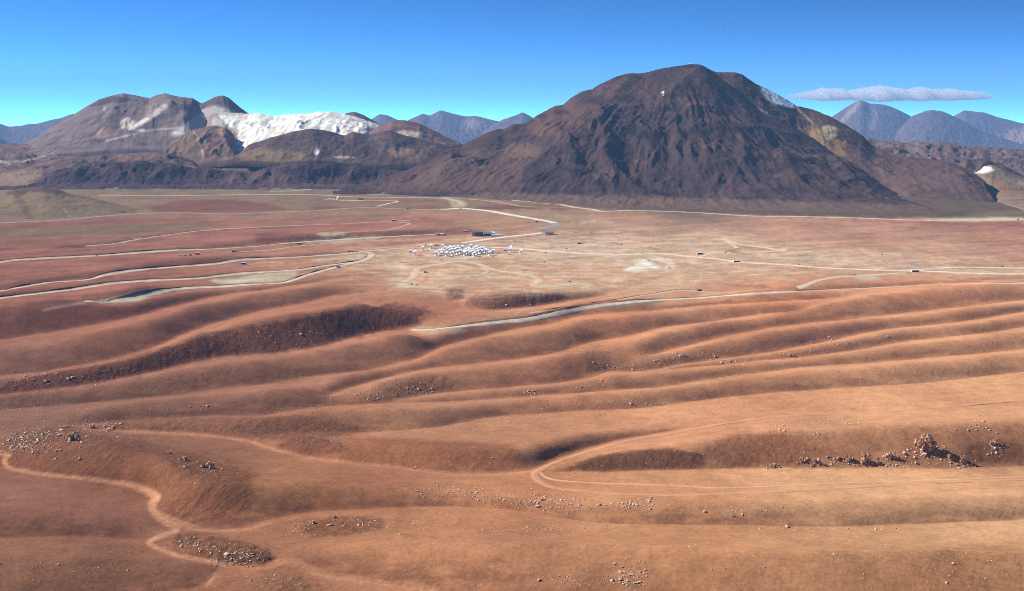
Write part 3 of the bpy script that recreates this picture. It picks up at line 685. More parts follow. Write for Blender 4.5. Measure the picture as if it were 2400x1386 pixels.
for (x_, y_, r_) in ((1345,372,16),(1352,405,13),(1335,345,12),(1478,300,12),(1508,318,14),(1536,335,12),(1470,330,9),(1605,318,10),(1655,308,12),(1720,330,12),(1850,380,16),(1900,395,14),(1800,372,12)):
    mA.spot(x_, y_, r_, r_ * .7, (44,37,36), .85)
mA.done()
# ---- its browner eastern ridge
skyB = [(1600,190),(1640,160),(1657,161),(1680,170),(1720,170),(1740,175),(1750,183),(1773,198),(1800,210),(1833,227),(1867,248),(1907,258),(1948,275),(1977,291),(2006,307),(2021,317),(2041,338),(2053,347),(2091,363),(2108,366),(2178,374),(2225,379),(2254,390),(2277,402),(2307,422),(2327,452),(2345,478)]
midB = [(1600,300),(1700,260),(1800,300),(1900,340),(1977,372),(2050,400),(2100,410),(2200,415),(2254,425),(2300,447),(2327,464),(2345,484)]
baseB = [(1600,480),(2000,480),(2100,486),(2250,492),(2345,492)]
mB = Layer('mountain_ridge', 'brown rocky ridge with ochre and white stains on the mountain side', 1600, 2345, 2.8,
    [(baseB, [(1600,5500),(2050,5500),(2150,5150),(2345,4950)], 30), (midB, [(1600,6200),(1900,6050),(2150,5500),(2345,5060)], 60), (skyB, [(1600,6500),(1900,6450),(2050,6200),(2200,5750),(2345,5150)], 1)],
    MM, amp=18, scale=320, gully=7, gscale=50, back=1200, seed=23, skyl=.12, rgb=(98,77,66), rgb2=(78,62,58), jag=2.6, jscale=40)
mB.area([(1778,200),(1830,224),(1876,250),(1850,254),(1820,244),(1795,232)], (232,226,216), 1.0, 3)
mB.area([(1835,236),(1868,248),(1866,254),(1838,246)], (240,238,234), .95, 1.5)
mB.path([(1786,215),(1797,228),(1812,240),(1828,262),(1836,276)], (190,176,162), 2.2, .7)
mB.path([(1866,252),(1878,264),(1900,285),(1920,310),(1930,340)], (176,156,134), 2.0, .7)
mB.path([(1740,240),(1790,262),(1815,278)], (166,152,142), 2.0, .6)
mB.area([(1925,300),(1945,293),(1965,300),(1960,322),(1935,330)], (196,170,126), .85, 4)
mB.area([(1870,270),(1930,310),(1930,350),(1890,320),(1860,290)], (150,120,76), .7, 5)
mB.area([(1930,330),(1990,330),(1980,370),(1950,360)], (146,114,76), .6, 6)
for (x_, y_, r_) in ((1872,285,16),(1885,292,12),(1965,325,14),(2010,320,20),(2030,335,14),(1740,176,14),(2000,345,22),(2150,385,40),(2230,395,30)):
    mB.spot(x_, y_, r_, r_ * .5, (70,56,52), .75)
mB.area([(2090,368),(2200,376),(2260,400),(2310,440),(2200,440),(2100,415)], (92,72,66), .8, 8)
mB.done()
# ---- dark lava hills in front on the left
skyC = [(-200,440),(0,437),(60,436),(80,428),(110,410),(150,394),(187,389),(235,396),(277,381),(333,377),(360,383),(407,387),(447,394),(500,398),(560,402),(600,400),(633,393),(667,383),(717,377),(740,376),(800,382),(850,387),(887,396),(940,402),(990,412),(1030,440)]
baseC = [(-200,446),(1030,446)]
mC = Layer('lava_hills', 'low dark purple lava hills along the far edge of the plain', -200, 1030, 3.0,
    [(baseC, ('z', -1.0), 8), ([(-200,444),(60,440),(110,432),(600,434),(950,432),(1030,445)], ('z', 6.0), 45), (skyC, [(-200,5900),(80,6050),(1030,6050)], 1)],
    MM, amp=22, scale=150, gully=8, gscale=60, back=500, seed=37, skyl=.35, rgb=(88,70,68), rgb2=(66,54,56), jag=3, jscale=36)
mC.area([(560,400),(640,400),(700,420),(900,425),(1000,435),(500,436)], (112,88,76), .5, 8)
mC.done()
# ---- long sloping apron behind them
skyD = [(-300,345),(0,339),(60,338),(120,345),(200,345),(300,338),(420,330),(520,345),(560,350),(700,345),(900,345),(1100,350)]
mD = Layer('hillside', 'long brown hillside below the volcanic peaks crossed by pale tracks', -300, 1100, 3.2,
    [([(-300,436),(1100,436)], 6000, 20), ([(-300,405),(1100,405)], 6700, 30), ([(-300,372),(200,378),(500,384),(1100,380)], 7300, 26), (skyD, 8200, 1)],
    MMs, amp=26, scale=240, back=600, seed=41, skyl=.3, rgb=(124,98,88), rgb2=(104,84,80), jag=5)
mD.area([(-60,420),(0,410),(60,398),(120,395),(90,415),(60,430),(-60,440)], (156,130,104), .7, 5)
mD.path([(-20,380),(60,376),(133,358),(200,345),(280,333),(330,325)], (186,164,138), 1.8, .8)
mD.path([(0,378),(20,384)], (206,190,170), 2, .8)
mD.area([(150,372),(230,352),(400,345),(440,350),(300,366),(200,378)], (138,110,84), .6, 6)
mD.area([(430,386),(520,378),(620,376),(900,385),(900,400),(450,400)], (104,86,82), .8, 6)
mD.done()
# ---- mid hills
mE = Layer('hill', 'rounded dark brown hill with pale rim below the left peaks', 100, 470, 3.0,
    [([(100,408),(470,400)], 6400, 34), ([(100,400),(110,397),(140,381),(173,368),(235,362),(300,360),(333,356),(367,354),(400,360),(430,370),(455,380),(470,396)], 6750, 1)],
    MM, amp=18, scale=170, back=400, seed=43, rgb=(112,88,80), rgb2=(92,72,70), jag=4)
mE.area([(180,372),(330,360),(380,360),(420,376),(300,376)], (140,106,84), .5, 5)
mE.done()
mF = Layer('hill', 'olive and red striped foothill below the white mountain', 380, 575, 2.5,
    [([(380,385),(450,388),(560,376),(575,372)], 6900, 40), ([(380,360),(400,335),(425,318),(455,305),(480,298),(505,296),(530,300),(548,316),(555,335),(560,352),(575,370)], 7450, 1)],
    MMs, amp=20, scale=130, gully=8, gscale=50, back=500, seed=47, rgb=(124,100,80), rgb2=(106,86,72), jag=2.5)
mF.area([(470,355),(498,330),(510,336),(490,350),(478,362)], (150,84,70), .7, 4)
mF.area([(500,300),(525,298),(540,320),(520,318)], (186,140,112), .6, 4)
mF.path([(455,310),(468,335),(478,365)], (170,146,116), 1.8, .7)
mF.done()
mG = Layer('hill', 'pair of dark brown rounded hills in front of the white mountain', 545, 1090, 2.8,
    [([(545,378),(700,385),(900,390),(1090,372)], 6500, 45), ([(545,368),(560,362),(583,340),(633,323),(683,310),(733,302),(773,308),(807,317),(827,308),(863,317),(900,308),(917,306),(947,317),(983,327),(1033,338),(1070,345),(1090,368)], 6950, 1)],
    MM, amp=14, scale=220, gully=5, gscale=70, back=450, seed=53, rgb=(100,80,70), rgb2=(80,64,60), jag=2.5)
mG.area([(545,372),(600,345),(680,355),(760,375),(640,382)], (138,112,80), .7, 6)
mG.area([(900,350),(960,345),(990,365),(930,372)], (150,124,90), .6, 8)
mG.area([(740,352),(780,335),(880,330),(905,345),(830,358)], (80,66,66), .7, 6)
mG.spot(742,357,5,7,(226,224,224),.9,.4); mG.area([(780,367),(830,366),(835,371),(790,372)], (196,180,160), .7, 2)
mG.spot(735,318,30,12,(80,62,58),.7)
mG.done()
mH = Layer('hill', 'smooth brown dome hill with a pale chalky flank', 840, 1100, 2.8,
    [([(840,352),(1100,360)], 7150, 30), ([(840,330),(860,314),(890,293),(917,282),(950,282),(983,290),(1017,307),(1050,323),(1083,338),(1100,350)], 7600, 1)],
    MMs, amp=10, scale=160, back=400, seed=59, rgb=(126,98,86), rgb2=(110,86,78), jag=3)
mH.area([(925,308),(960,305),(1005,318),(1000,324),(960,322),(935,318)], (206,184,160), .75, 4)
mH.done()
# ---- white mountain
skyI = [(470,300),(490,272),(505,266),(520,263),(580,268),(610,266),(640,273),(690,268),(727,267),(747,262),(777,263),(807,267),(840,276),(870,286),(890,294),(910,310),(930,340)]
mI = Layer('white_mountain', 'bleached white mineral mountain beside the dark peaks', 470, 930, 2.4,
    [([(470,385),(560,380),(700,360),(930,370)], 7050, 30), ([(470,345),(520,330),(560,330),(600,318),(700,300),(850,312),(930,352)], 7500, 44), (skyI, 8000, 1)],
    MWhite, amp=11, scale=280, gully=10, gscale=70, back=500, seed=61, skyl=.3, rgb=(250,244,226), rgb2=(230,224,208), jag=1.6, jscale=40)
mI.area([(440,320),(480,255),(520,255),(512,272),(530,290),(556,320),(558,345),(545,360),(480,390),(440,390)], (140,122,108), .95, 4)
mI.area([(505,258),(560,262),(600,262),(590,268),(540,272),(512,272)], (150,140,130), .6, 3)
mI.area([(500,270),(530,290),(520,300),(495,290)], (190,184,172), .7, 4)
mI.area([(545,378),(560,362),(585,352),(600,340),(560,345),(548,356),(500,374),(470,376)], (226,212,188), .9, 3)
mI.area([(530,300),(560,300),(556,345),(540,330)], (148,122,96), .7, 4)
for (x_, y_, r_) in ((612,290,16),(740,310,14),(660,278,10),(780,268,14),(720,288,12),(590,292,8),(820,285,14),(640,300,12),(700,310,10)):
    mI.spot(x_, y_, r_, r_ * .35, (150,146,138), .4)
for (x_, y_, r_) in ((600,335,20),(650,312,18),(570,275,14),(800,306,16),(860,300,20)):
    mI.spot(x_, y_, r_, r_ * .4, (220,196,164), .5)
mI.done()
mI2 = Layer('hill', 'small dark summit at the end of the white mountain', 800, 900, 2.4,
    [([(800,300),(900,304)], 8050, 14), ([(800,270),(807,267),(830,262),(853,270),(887,290),(900,300)], 8250, 1)], MMs, amp=6, scale=90, back=300, seed=62, rgb=(120,98,88), rgb2=(98,82,78), jag=3); mI2.done()
# ---- cone
mJ = Layer('volcanic_cone', 'dark pointed cone behind the white mountain', 440, 610, 2.2,
    [([(440,300),(610,300)], 8000, 24), ([(440,268),(473,243),(500,230),(510,226),(523,224),(537,230),(560,250),(580,265),(600,278),(610,290)], 8350, 1)],
    MMs, amp=7, scale=110, back=500, seed=67, rgb=(106,90,84), rgb2=(88,74,74), jag=2.5)
mJ.area([(465,262),(500,246),(540,258),(590,272),(560,290),(460,290)], (196,188,178), .8, 5); mJ.done()
# ---- big left volcano
skyK = [(-60,372),(20,352),(57,337),(100,313),(133,290),(167,273),(200,252),(233,233),(267,223),(290,220),(313,223),(350,231),(367,223),(387,219),(417,227),(450,230),(473,243),(493,263),(520,290),(560,330)]
midK = [(-60,378),(57,352),(150,315),(230,285),(330,280),(370,268),(400,250),(430,246),(470,280),(520,310),(560,345)]
mK = Layer('volcano', 'wide rounded purple-brown volcano with bleached patches at the left', -60, 560, 2.5,
    [([(-60,385),(150,362),(300,352),(560,360)], 7500, 40), (midK, 7950, 40), (skyK, 8500, 1)],
    MMs, amp=13, scale=330, gully=6, gscale=80, back=900, seed=71, skyl=.12, rgb=(130,110,102), rgb2=(108,92,90), jag=1.5, peak=(330, 8500), spurs=[([(400,247),(360,285),(290,330)], 45, 24), ([(290,222),(262,270),(225,330)], 36, 26), ([(452,234),(440,270),(425,310)], 18, 20), ([(230,236),(170,290),(110,335)], 26, 24)])
mK.area([(200,252),(233,236),(267,226),(300,228),(310,236),(290,240),(250,243),(215,252)], (72,62,64), .85, 3)
mK.area([(212,294),(238,268),(244,270),(226,290),(214,298)], (76,64,64), .8, 3)
mK.area([(280,282),(300,276),(316,282),(312,296),(290,306),(284,300)], (202,186,160), .85, 3)
mK.path([(310,300),(340,284),(370,262),(385,250)], (186,176,166), 4.5, .75)
mK.path([(305,302),(330,288),(345,280)], (226,216,200), 3.0, .8)
mK.area([(225,310),(250,295),(262,305),(245,325),(232,330)], (172,140,108), .7, 5)
mK.area([(340,240),(356,250),(352,272),(340,280),(345,258)], (156,140,130), .6, 4)
mK.area([(395,312),(440,288),(470,262),(500,262),(530,300),(500,318),(440,320),(405,322)], (186,178,168), .85, 5)
mK.path([(250,330),(300,318),(350,306),(420,300)], (190,170,146), 2.0, .7)
mK.spot(330,306,9,3,(226,220,210),.8); mK.spot(245,255,5,5,(176,170,168),.6); mK.spot(415,312,10,3,(228,224,214),.7)
mK.area([(385,250),(420,240),(450,250),(455,262),(420,258)], (78,66,66), .7, 4)
mK.done()
# ---- small olive hill at the left edge of the plain
mL = Layer('hill', 'smooth olive hill capped with dark rock at the edge of the plain', -300, 360, 3.0,
    [([(-300,528),(0,520),(150,514),(300,504),(360,496)], ('z', -1.0), 40), ([(-300,470),(-100,463),(0,455),(30,445),(60,440),(100,437),(130,441),(165,454),(220,465),(280,480),(340,495),(360,497)], [(-300,4750),(60,4900),(360,4700)], 1)],
    MMs, amp=5, scale=120, back=500, seed=73, rgb=(134,114,84), rgb2=(120,100,76), jag=2)
mL.area([(10,452),(60,438),(110,436),(165,455),(120,452),(70,450),(55,458),(20,458)], (92,66,60), .9, 3)
mL.path([(40,458),(52,480),(72,512)], (100,78,66), 5, .6)
mL.path([(150,490),(165,510)], (166,144,108), 2.5, .6)
mL.done()
# ---- right-hand background
mM = Layer('lava_plateau', 'flat brown lava plateau stretching behind the mountain at the right', 2010, 2720, 3.2,
    [([(2010,420),(2720,440)], 6200, 40), ([(2010,340),(2030,325),(2050,329),(2079,332),(2161,332),(2225,335),(2266,344),(2320,346),(2400,354),(2720,366)], 8000, 1)],
    MM, amp=26, scale=130, back=600, seed=79, skyl=.35, rgb=(126,102,92), rgb2=(98,80,78), jag=8, jscale=70)
mM.done()
mN = Layer('hill', 'dark low ridge on the lava plateau at the right', 2230, 2720, 3.0,
    [([(2230,440),(2720,470)], 5700, 26), ([(2230,400),(2266,371),(2312,376),(2356,390),(2400,413),(2500,424),(2720,430)], 6050, 1)],
    MM, amp=14, scale=110, back=300, seed=83, rgb=(108,86,78), rgb2=(86,70,68), jag=5)
mN.done()
mO = Layer('hill', 'tan hill with white crest and red streak at the right', 2200, 2720, 2.8,
    [([(2200,470),(2330,478),(2400,494),(2500,500),(2720,506)], [(2200,5150),(2330,5050),(2400,4650),(2720,4500)], 40), ([(2200,440),(2262,408),(2277,400),(2307,390),(2324,387),(2342,393),(2400,417),(2500,438),(2720,470)], [(2200,6000),(2330,5950),(2720,5600)], 1)],
    MMs, amp=8, scale=120, back=300, seed=89, rgb=(142,120,92), rgb2=(124,104,84), jag=1.5)
mO.area([(2276,403),(2306,391),(2322,390),(2332,400),(2312,405),(2290,406)], (238,230,216), .9, 1.5)
mO.area([(2318,416),(2340,424),(2360,436),(2382,458),(2368,456),(2340,440)], (150,90,76), .6, 3)
mO.area([(2380,422),(2405,430),(2405,438),(2385,430)], (206,170,146), .6, 2)
mO.done()
# ---- blue far ranges
def far_range(label, x0, x1, D, sky, seed, rgb=(84,76,82), rgb2=(112,94,92), amp=190, base_y=400, step=3.5):
    D = D * 1.4
    L = Layer('distant_mountain', label, x0, x1, step, [([(x0, base_y), (x1, base_y)], D - 3500, 34), (sky, D, 1)], MFar, amp=amp, scale=1500, gully=120, gscale=420, back=900, seed=seed, skyl=.06, sink=100, rgb=rgb, rgb2=rgb2, jag=6, jscale=300, smooth=2)
    return L
L = far_range('hazy blue mountain with twin shoulders behind the plateau at the right', 1900, 2330, 19500, [(1900,300),(1948,275),(1977,256),(2005,240),(2016,236),(2041,243),(2070,245),(2088,250),(2114,262),(2137,274),(2200,310),(2330,345)], 101)
L.path([(2016,240),(1990,268),(1975,285)], (190,160,146), 4, .5); L.path([(2040,250),(2050,275),(2045,300)], (170,150,140), 5, .5); L.done()
far_range('hazy blue rounded mountain between two others at the right', 2040, 2480, 18500, [(2040,350),(2090,320),(2137,273),(2167,261),(2181,258),(2207,261),(2225,268),(2239,275),(2270,290),(2301,308),(2400,340),(2480,350)], 103).done()
L = far_range('hazy blue ridge trailing off at the right edge', 2180, 2760, 21500, [(2180,300),(2237,272),(2260,259),(2307,264),(2336,274),(2400,290),(2500,300),(2760,310)], 107)
L.spot(2390,320,40,18,(206,166,140),.7); L.done()
far_range('small hazy blue peak seen over the white mountain', 840, 960, 21000, [(840,300),(870,280),(890,268),(907,270),(930,280),(960,298)], 109).done()
L = far_range('hazy blue jagged range in the gap beside the dark mountain', 930, 1190, 19500, [(930,300),(960,280),(990,267),(1007,271),(1033,259),(1050,263),(1067,268),(1090,273),(1117,272),(1147,280),(1167,284),(1190,292)], 113)
L.spot(1110,290,25,12,(176,150,144),.6); L.done()
far_range('hazy blue pointed peak touching the dark mountain flank', 1130, 1330, 18500, [(1130,310),(1160,290),(1180,280),(1210,270),(1223,263),(1233,267),(1250,277),(1330,300)], 127).done()
far_range('hazy blue range at the far left behind the volcano', -360, 230, 19500, [(-360,292),(-100,284),(0,290),(20,297),(50,295),(60,292),(87,290),(117,282),(143,277),(163,269),(200,262),(230,270)], 131).done()
L = far_range('low hazy blue ridge in front of the far left range', -360, 120, 14000, [(-360,318),(-60,312),(0,322),(17,336),(60,345),(120,350)], 137, base_y=420); L.done()

# ================================================================== ROADS
def road_material(name, rgb):
    m, t, b = nodes(name, .95, .05)
    at = N(t, 'ShaderNodeAttribute', attribute_name='Col')
    geo = t.nodes.new('ShaderNodeNewGeometry'); P = geo.outputs['Position']
    f1 = noise_node(t, P, .3, 4, .65); f2 = noise_node(t, P, .05, 3, .6)
    v = math_node(t, 'ADD', math_node(t, 'MULTIPLY', math_node(t, 'SUBTRACT', f1, .5), .4), math_node(t, 'MULTIPLY', math_node(t, 'SUBTRACT', f2, .5), .45))
    t.links.new(mulcol(t, at.outputs['Color'], math_node(t, 'ADD', v, 1.0)), b.inputs['Base Color'])
    bp = N(t, 'ShaderNodeBump', Strength=.6, Distance=.4); t.links.new(f1, bp.inputs['Height']); t.links.new(bp.outputs[0], b.inputs['Normal'])
    return m
M_road = road_material('packed_gravel', PALE)
M_bank = road_material('cut_bank', PALE)
def ground_path(pts, step=7.0):
    D = dense(pts, 2.0)
    W = np.array([hit(x, y)[:2] for x, y in D[:, :2]])
    r = np.hypot(W[:, 0], W[:, 1]); rs = r.copy()
    for q in range(len(r)):                              # drop jumps where a ridge hides the road
        a, b_ = max(0, q - 7), min(len(r), q + 8); rs[q] = np.median(r[a:b_])
    kk = np.ones(7) / 7; rs = np.convolve(np.pad(rs, 3, mode='edge'), kk, 'valid')
    W = W * (rs / r)[:, None]
    seg = np.hypot(*np.diff(W, axis=0).T); L = np.concatenate([[0], np.cumsum(seg)])
    n = max(3, int(L[-1] / step)); q = np.linspace(0, L[-1], n)
    P = np.stack([np.interp(q, L, W[:, 0]), np.interp(q, L, W[:, 1])], 1)
    for _ in range(2): P[1:-1] = .25 * P[:-2] + .5 * P[1:-1] + .25 * P[2:]
    return P
def soil_at(X, Y):
    fi = np.interp(Y, DD, np.arange(len(DD))); fj = np.interp(1200 + F * X / Y, cx, np.arange(len(cx)))
    return bil(VC, fi, fj)
def ribbon(P, offs, lift, colr, fade_ends=True, seed=0, wob=.18):
    """strip mesh along P with lateral offsets (m) and heights above ground"""
    T = np.gradient(P, axis=0); T /= np.maximum(np.hypot(T[:, 0], T[:, 1]), 1e-6)[:, None]; Nn = np.stack([-T[:, 1], T[:, 0]], 1)
    n = len(P); s_ = np.arange(n) * 7.0
    X = np.zeros((len(offs), n)); Y = np.zeros_like(X); Z = np.zeros_like(X)
    for k, o in enumerate(offs):
        oo = o * (1 + wob * fbm(s_ / 60.0 + seed * 7.7, np.full(n, k * 3.1 + seed), 3, 17) * 1.6)
        X[k] = P[:, 0] + Nn[:, 0] * oo; Y[k] = P[:, 1] + Nn[:, 1] * oo; Z[k] = ter(X[k], Y[k]) + lift[k]
    return X, Y, Z
road_n = [0]
def road(label, pts, w, rgb=PALE, bank=0.0, tracks=False, blend=.55):
    road_n[0] += 1
    pts = list(pts)
    if pts[0][0] <= -15: pts.insert(0, (-340, pts[0][1] + .5 * (pts[0][1] - pts[1][1]) * 16))
    for e_ in (0, -1):
        if pts[e_][0] >= 2405:
            q = (2740, pts[e_][1] + .6 * (pts[e_][1] - pts[1 if e_ == 0 else -2][1]) * 2)
            pts = [q] + pts if e_ == 0 else pts + [q]
    P = ground_path(pts)
    w = w * (1.35 if not tracks else 1.1); h = w / 2
    X, Y, Z = ribbon(P, [-h * 1.35, -h, -h * .45, 0, h * .45, h, h * 1.35], [-.3, .45, .55, .6, .55, .45, -.3], None, seed=road_n[0])
    me = grid_mesh('dirt_road', X, Y, Z); c = np.zeros(X.shape + (3,)) + lin(rgb)
    g = soil_at(X, Y); e = np.array([1, blend, .1, .0 if not tracks else .5, .1, blend, 1])[:, None, None]
    n = np.clip(fbm(X / 25, Y / 25, 3, 19)[..., None] * .9, -.3, .5)
    e = np.clip(e + n * .6, 0, 1); c = c * (1 - e) + g * e
    set_col(me, c)
    o = link('dirt_road', me, M_road, kind='structure', label=label)
    if bank > 0:
        T = np.gradient(P, axis=0); sgn = 1 if (T[:, 0].sum() > 0) else -1       # far side of the road
        offs = np.array([h * 1.05, h * 1.05 + bank * .9, h * 1.05 + bank * 2.2, h * 1.05 + bank * 5]) * sgn
        nn = np.arange(len(P)); env = np.clip(np.minimum(nn, nn[::-1]) / 12.0, 0, 1) * np.clip(.55 + 1.1 * fbm(nn / 14.0, nn * 0 + road_n[0], 3, 29), 0, 1)
        X, Y, Z = ribbon(P, offs, [0, 0, 0, 0], None, seed=road_n[0] + .5)
        Z[0] += -.2; Z[1] += bank * env; Z[2] += bank * .75 * env; Z[3] -= .5
        X, Y, Z = (q[::-1] for q in (X, Y, Z)) if sgn < 0 else (X, Y, Z)
        bm_ = grid_mesh('bank', X, Y, Z); set_col(bm_, soil_at(X, Y) * np.array([.8, .84, .88]))
        link('bank', bm_, M_bank, o)
    return o
R_ = road
R_('pale road along the foot of the dark mountain', [(1200,470),(1310,479),(1343,486),(1387,491),(1413,496),(1467,494),(1533,495),(1633,499),(1767,507),(1867,508),(2000,511),(2050,513),(2175,517),(2300,515),(2410,515)], 16, (214,198,168))
R_('bright white main road curving down to the observatory buildings', [(1033,492),(1075,489),(1100,490),(1147,495),(1187,502),(1233,510),(1280,518),(1304,525)], 20, (232,222,202), blend=.3)
R_('grey gravel bend of the main road above the observatory', [(1292,520),(1308,526),(1300,530),(1277,534),(1267,540),(1264,547)], 20, (150,148,150), blend=.2)
R_('white road running from the gate past the low buildings', [(1268,541),(1257,548),(1213,553),(1167,558),(1117,565),(1080,570)], 15, (232,220,200), blend=.3)
R_('grey road crossing the olive flat at the left', [(-20,525),(0,523),(133,517),(233,508),(300,503),(400,499),(533,502),(667,497),(733,495),(800,490),(867,487),(933,490),(1033,492)], 15, (168,152,136))
R_('straight pale road below the lava hills', [(230,459),(433,459),(533,457),(733,457),(833,462),(933,463),(1033,465),(1067,470),(1083,478),(1073,488)], 16, (196,178,144))
R_('upper track beside the mountain foot', [(860,457),(967,455),(1017,458),(1043,463),(1133,470),(1187,477),(1233,485),(1330,486)], 12, (184,164,130))
R_('thin track under the mountain apron', [(1100,463),(1167,465),(1233,472),(1300,478),(1340,485)], 10, (186,168,134))
R_('short white road leading to the lone telescope', [(880,486),(905,479),(933,473),(928,471),(850,471),(760,468)], 10, (226,214,194))
R_('pale track at the foot of the lava flow', [(633,449),(680,448),(717,445),(760,441),(783,437)], 16, (212,194,162))
R_('upper pale road on the red stripes', [(200,578),(267,572),(317,563),(367,555),(467,542),(600,533),(800,525),(920,519),(985,515)], 9, (192,172,146), bank=1.5)
R_('short spur track on the red slope', [(310,566),(325,559),(337,555)], 12, (186,168,142))
R_('hooked track beside the white shelter', [(780,548),(830,544),(900,540),(940,532),(960,524),(930,522)], 9, (192,170,142))
R_('long pale road above the second red ridge', [(-20,617),(0,615),(43,610),(167,603),(233,600),(400,588),(500,584),(600,578),(667,571),(800,562),(900,556),(1020,550)], 12, PALE, bank=2.5)
R_('pale access road of the lower shelters', [(500,592),(560,590),(620,588),(680,580),(740,573),(820,566)], 8, (198,176,148), bank=2)
R_('winding pale road across the red ridges', [(-20,686),(0,683),(117,663),(200,657),(250,645),(300,637),(367,630),(500,620),(567,610),(700,603),(800,596),(860,589),(900,585),(958,582),(987,581)], 13, PALE, bank=3)
R_('lower pale road to the antenna turning loop', [(-20,703),(0,700),(167,680),(267,665),(367,658),(467,653),(567,642),(700,633),(767,623),(843,613),(870,602),(872,594),(858,589)], 13, PALE, bank=3)
R_('road on the embankment above the bare ridge', [(197,708),(253,708),(300,702),(367,687),(433,677),(517,673),(600,667),(667,663),(717,647),(783,628),(843,613)], 12, (206,194,168), bank=3)
R_('track circling below the antennas', [(843,613),(900,615),(950,612),(1017,606)], 9, (202,174,144))
R_('main road east of the antenna cluster', [(1150,580),(1208,582),(1233,584),(1300,590),(1400,596),(1500,596),(1550,595),(1612,601),(1675,607),(1737,615),(1825,620),(1950,629),(2075,634),(2175,636),(2275,641),(2410,642)], 15, (224,206,178), blend=.35)
R_('side road leaving the main road at the right', [(2100,635),(2180,631),(2250,627),(2410,629)], 12, (220,204,178))
R_('pale loop road on the far plain', [(1670,560),(1700,562),(1725,571),(1787,580),(1825,586),(1847,587),(1800,590),(1740,592)], 12, (222,198,168))
R_('thin straight track across the plain', [(1800,590),(1950,594),(2050,593),(2100,598)], 7, (214,184,156))
R_('link track between the two plain roads', [(1700,563),(1722,577),(1730,590)], 10, (214,184,156))
R_('wide pale road along the crest of the bare ridges', [(965,770),(979,774),(1014,773),(1096,764),(1183,755),(1242,749),(1300,737),(1375,722),(1450,712),(1525,705),(1625,700),(1725,692),(1800,687),(1925,681),(2075,674),(2225,667),(2410,664)], 8.5, (222,206,178), bank=3.5, blend=.35)
R_('upper branch of the crest road', [(1240,735),(1340,724),(1420,710),(1475,699),(1550,687),(1600,681),(1650,685),(1720,687),(1800,685)], 9, (204,180,150), bank=2.5)
R_('curving road climbing off the crest road', [(1868,679),(1912,660),(1955,651),(2000,648),(2050,645),(2125,640)], 11, (212,194,166))
R_('ring road round the antenna pads', [(937,665),(962,655),(975,642),(978,630),(1017,622),(1062,615),(1093,613),(1133,623),(1147,630),(1183,637),(1225,642),(1255,650),(1267,660),(1250,669),(1267,673),(1300,670),(1357,665)], 14, (208,184,152))
R_('inner track crossing the ring road', [(1062,617),(1108,628),(1138,630),(1144,637),(1133,643),(1110,650)], 8, (204,176,142))
R_('grey curved strip inside the ring road', [(1007,645),(1050,648),(1100,647),(1130,642)], 14, (182,174,156))
R_('straight short track south of the pads', [(990,643),(992,655),(993,668)], 11, (200,160,126))
R_('looped track beside the white excavated patch', [(1637,607),(1660,596),(1690,592),(1715,594)], 9, (218,198,170))
# foreground vehicle track
R_('double-rut vehicle track doubling back round the ridge nose', [(2410,938),(2226,954),(2051,967),(1840,976),(1700,993),(1586,1014),(1516,1026),(1445,1040),(1375,1060),(1316,1079),(1272,1098),(1254,1112),(1264,1128),(1291,1142),(1358,1151),(1445,1158),(1586,1161),(1700,1158),(1945,1147),(2156,1133),(2410,1124)], 8.5, (206,150,114), tracks=True, bank=.15)
R_('faint inner vehicle track on the sandy flat', [(1268,1100),(1272,1112),(1290,1124),(1375,1132),(1586,1139),(1700,1145),(1980,1133),(2156,1128),(2410,1118)], 5, (222,168,128), tracks=True)

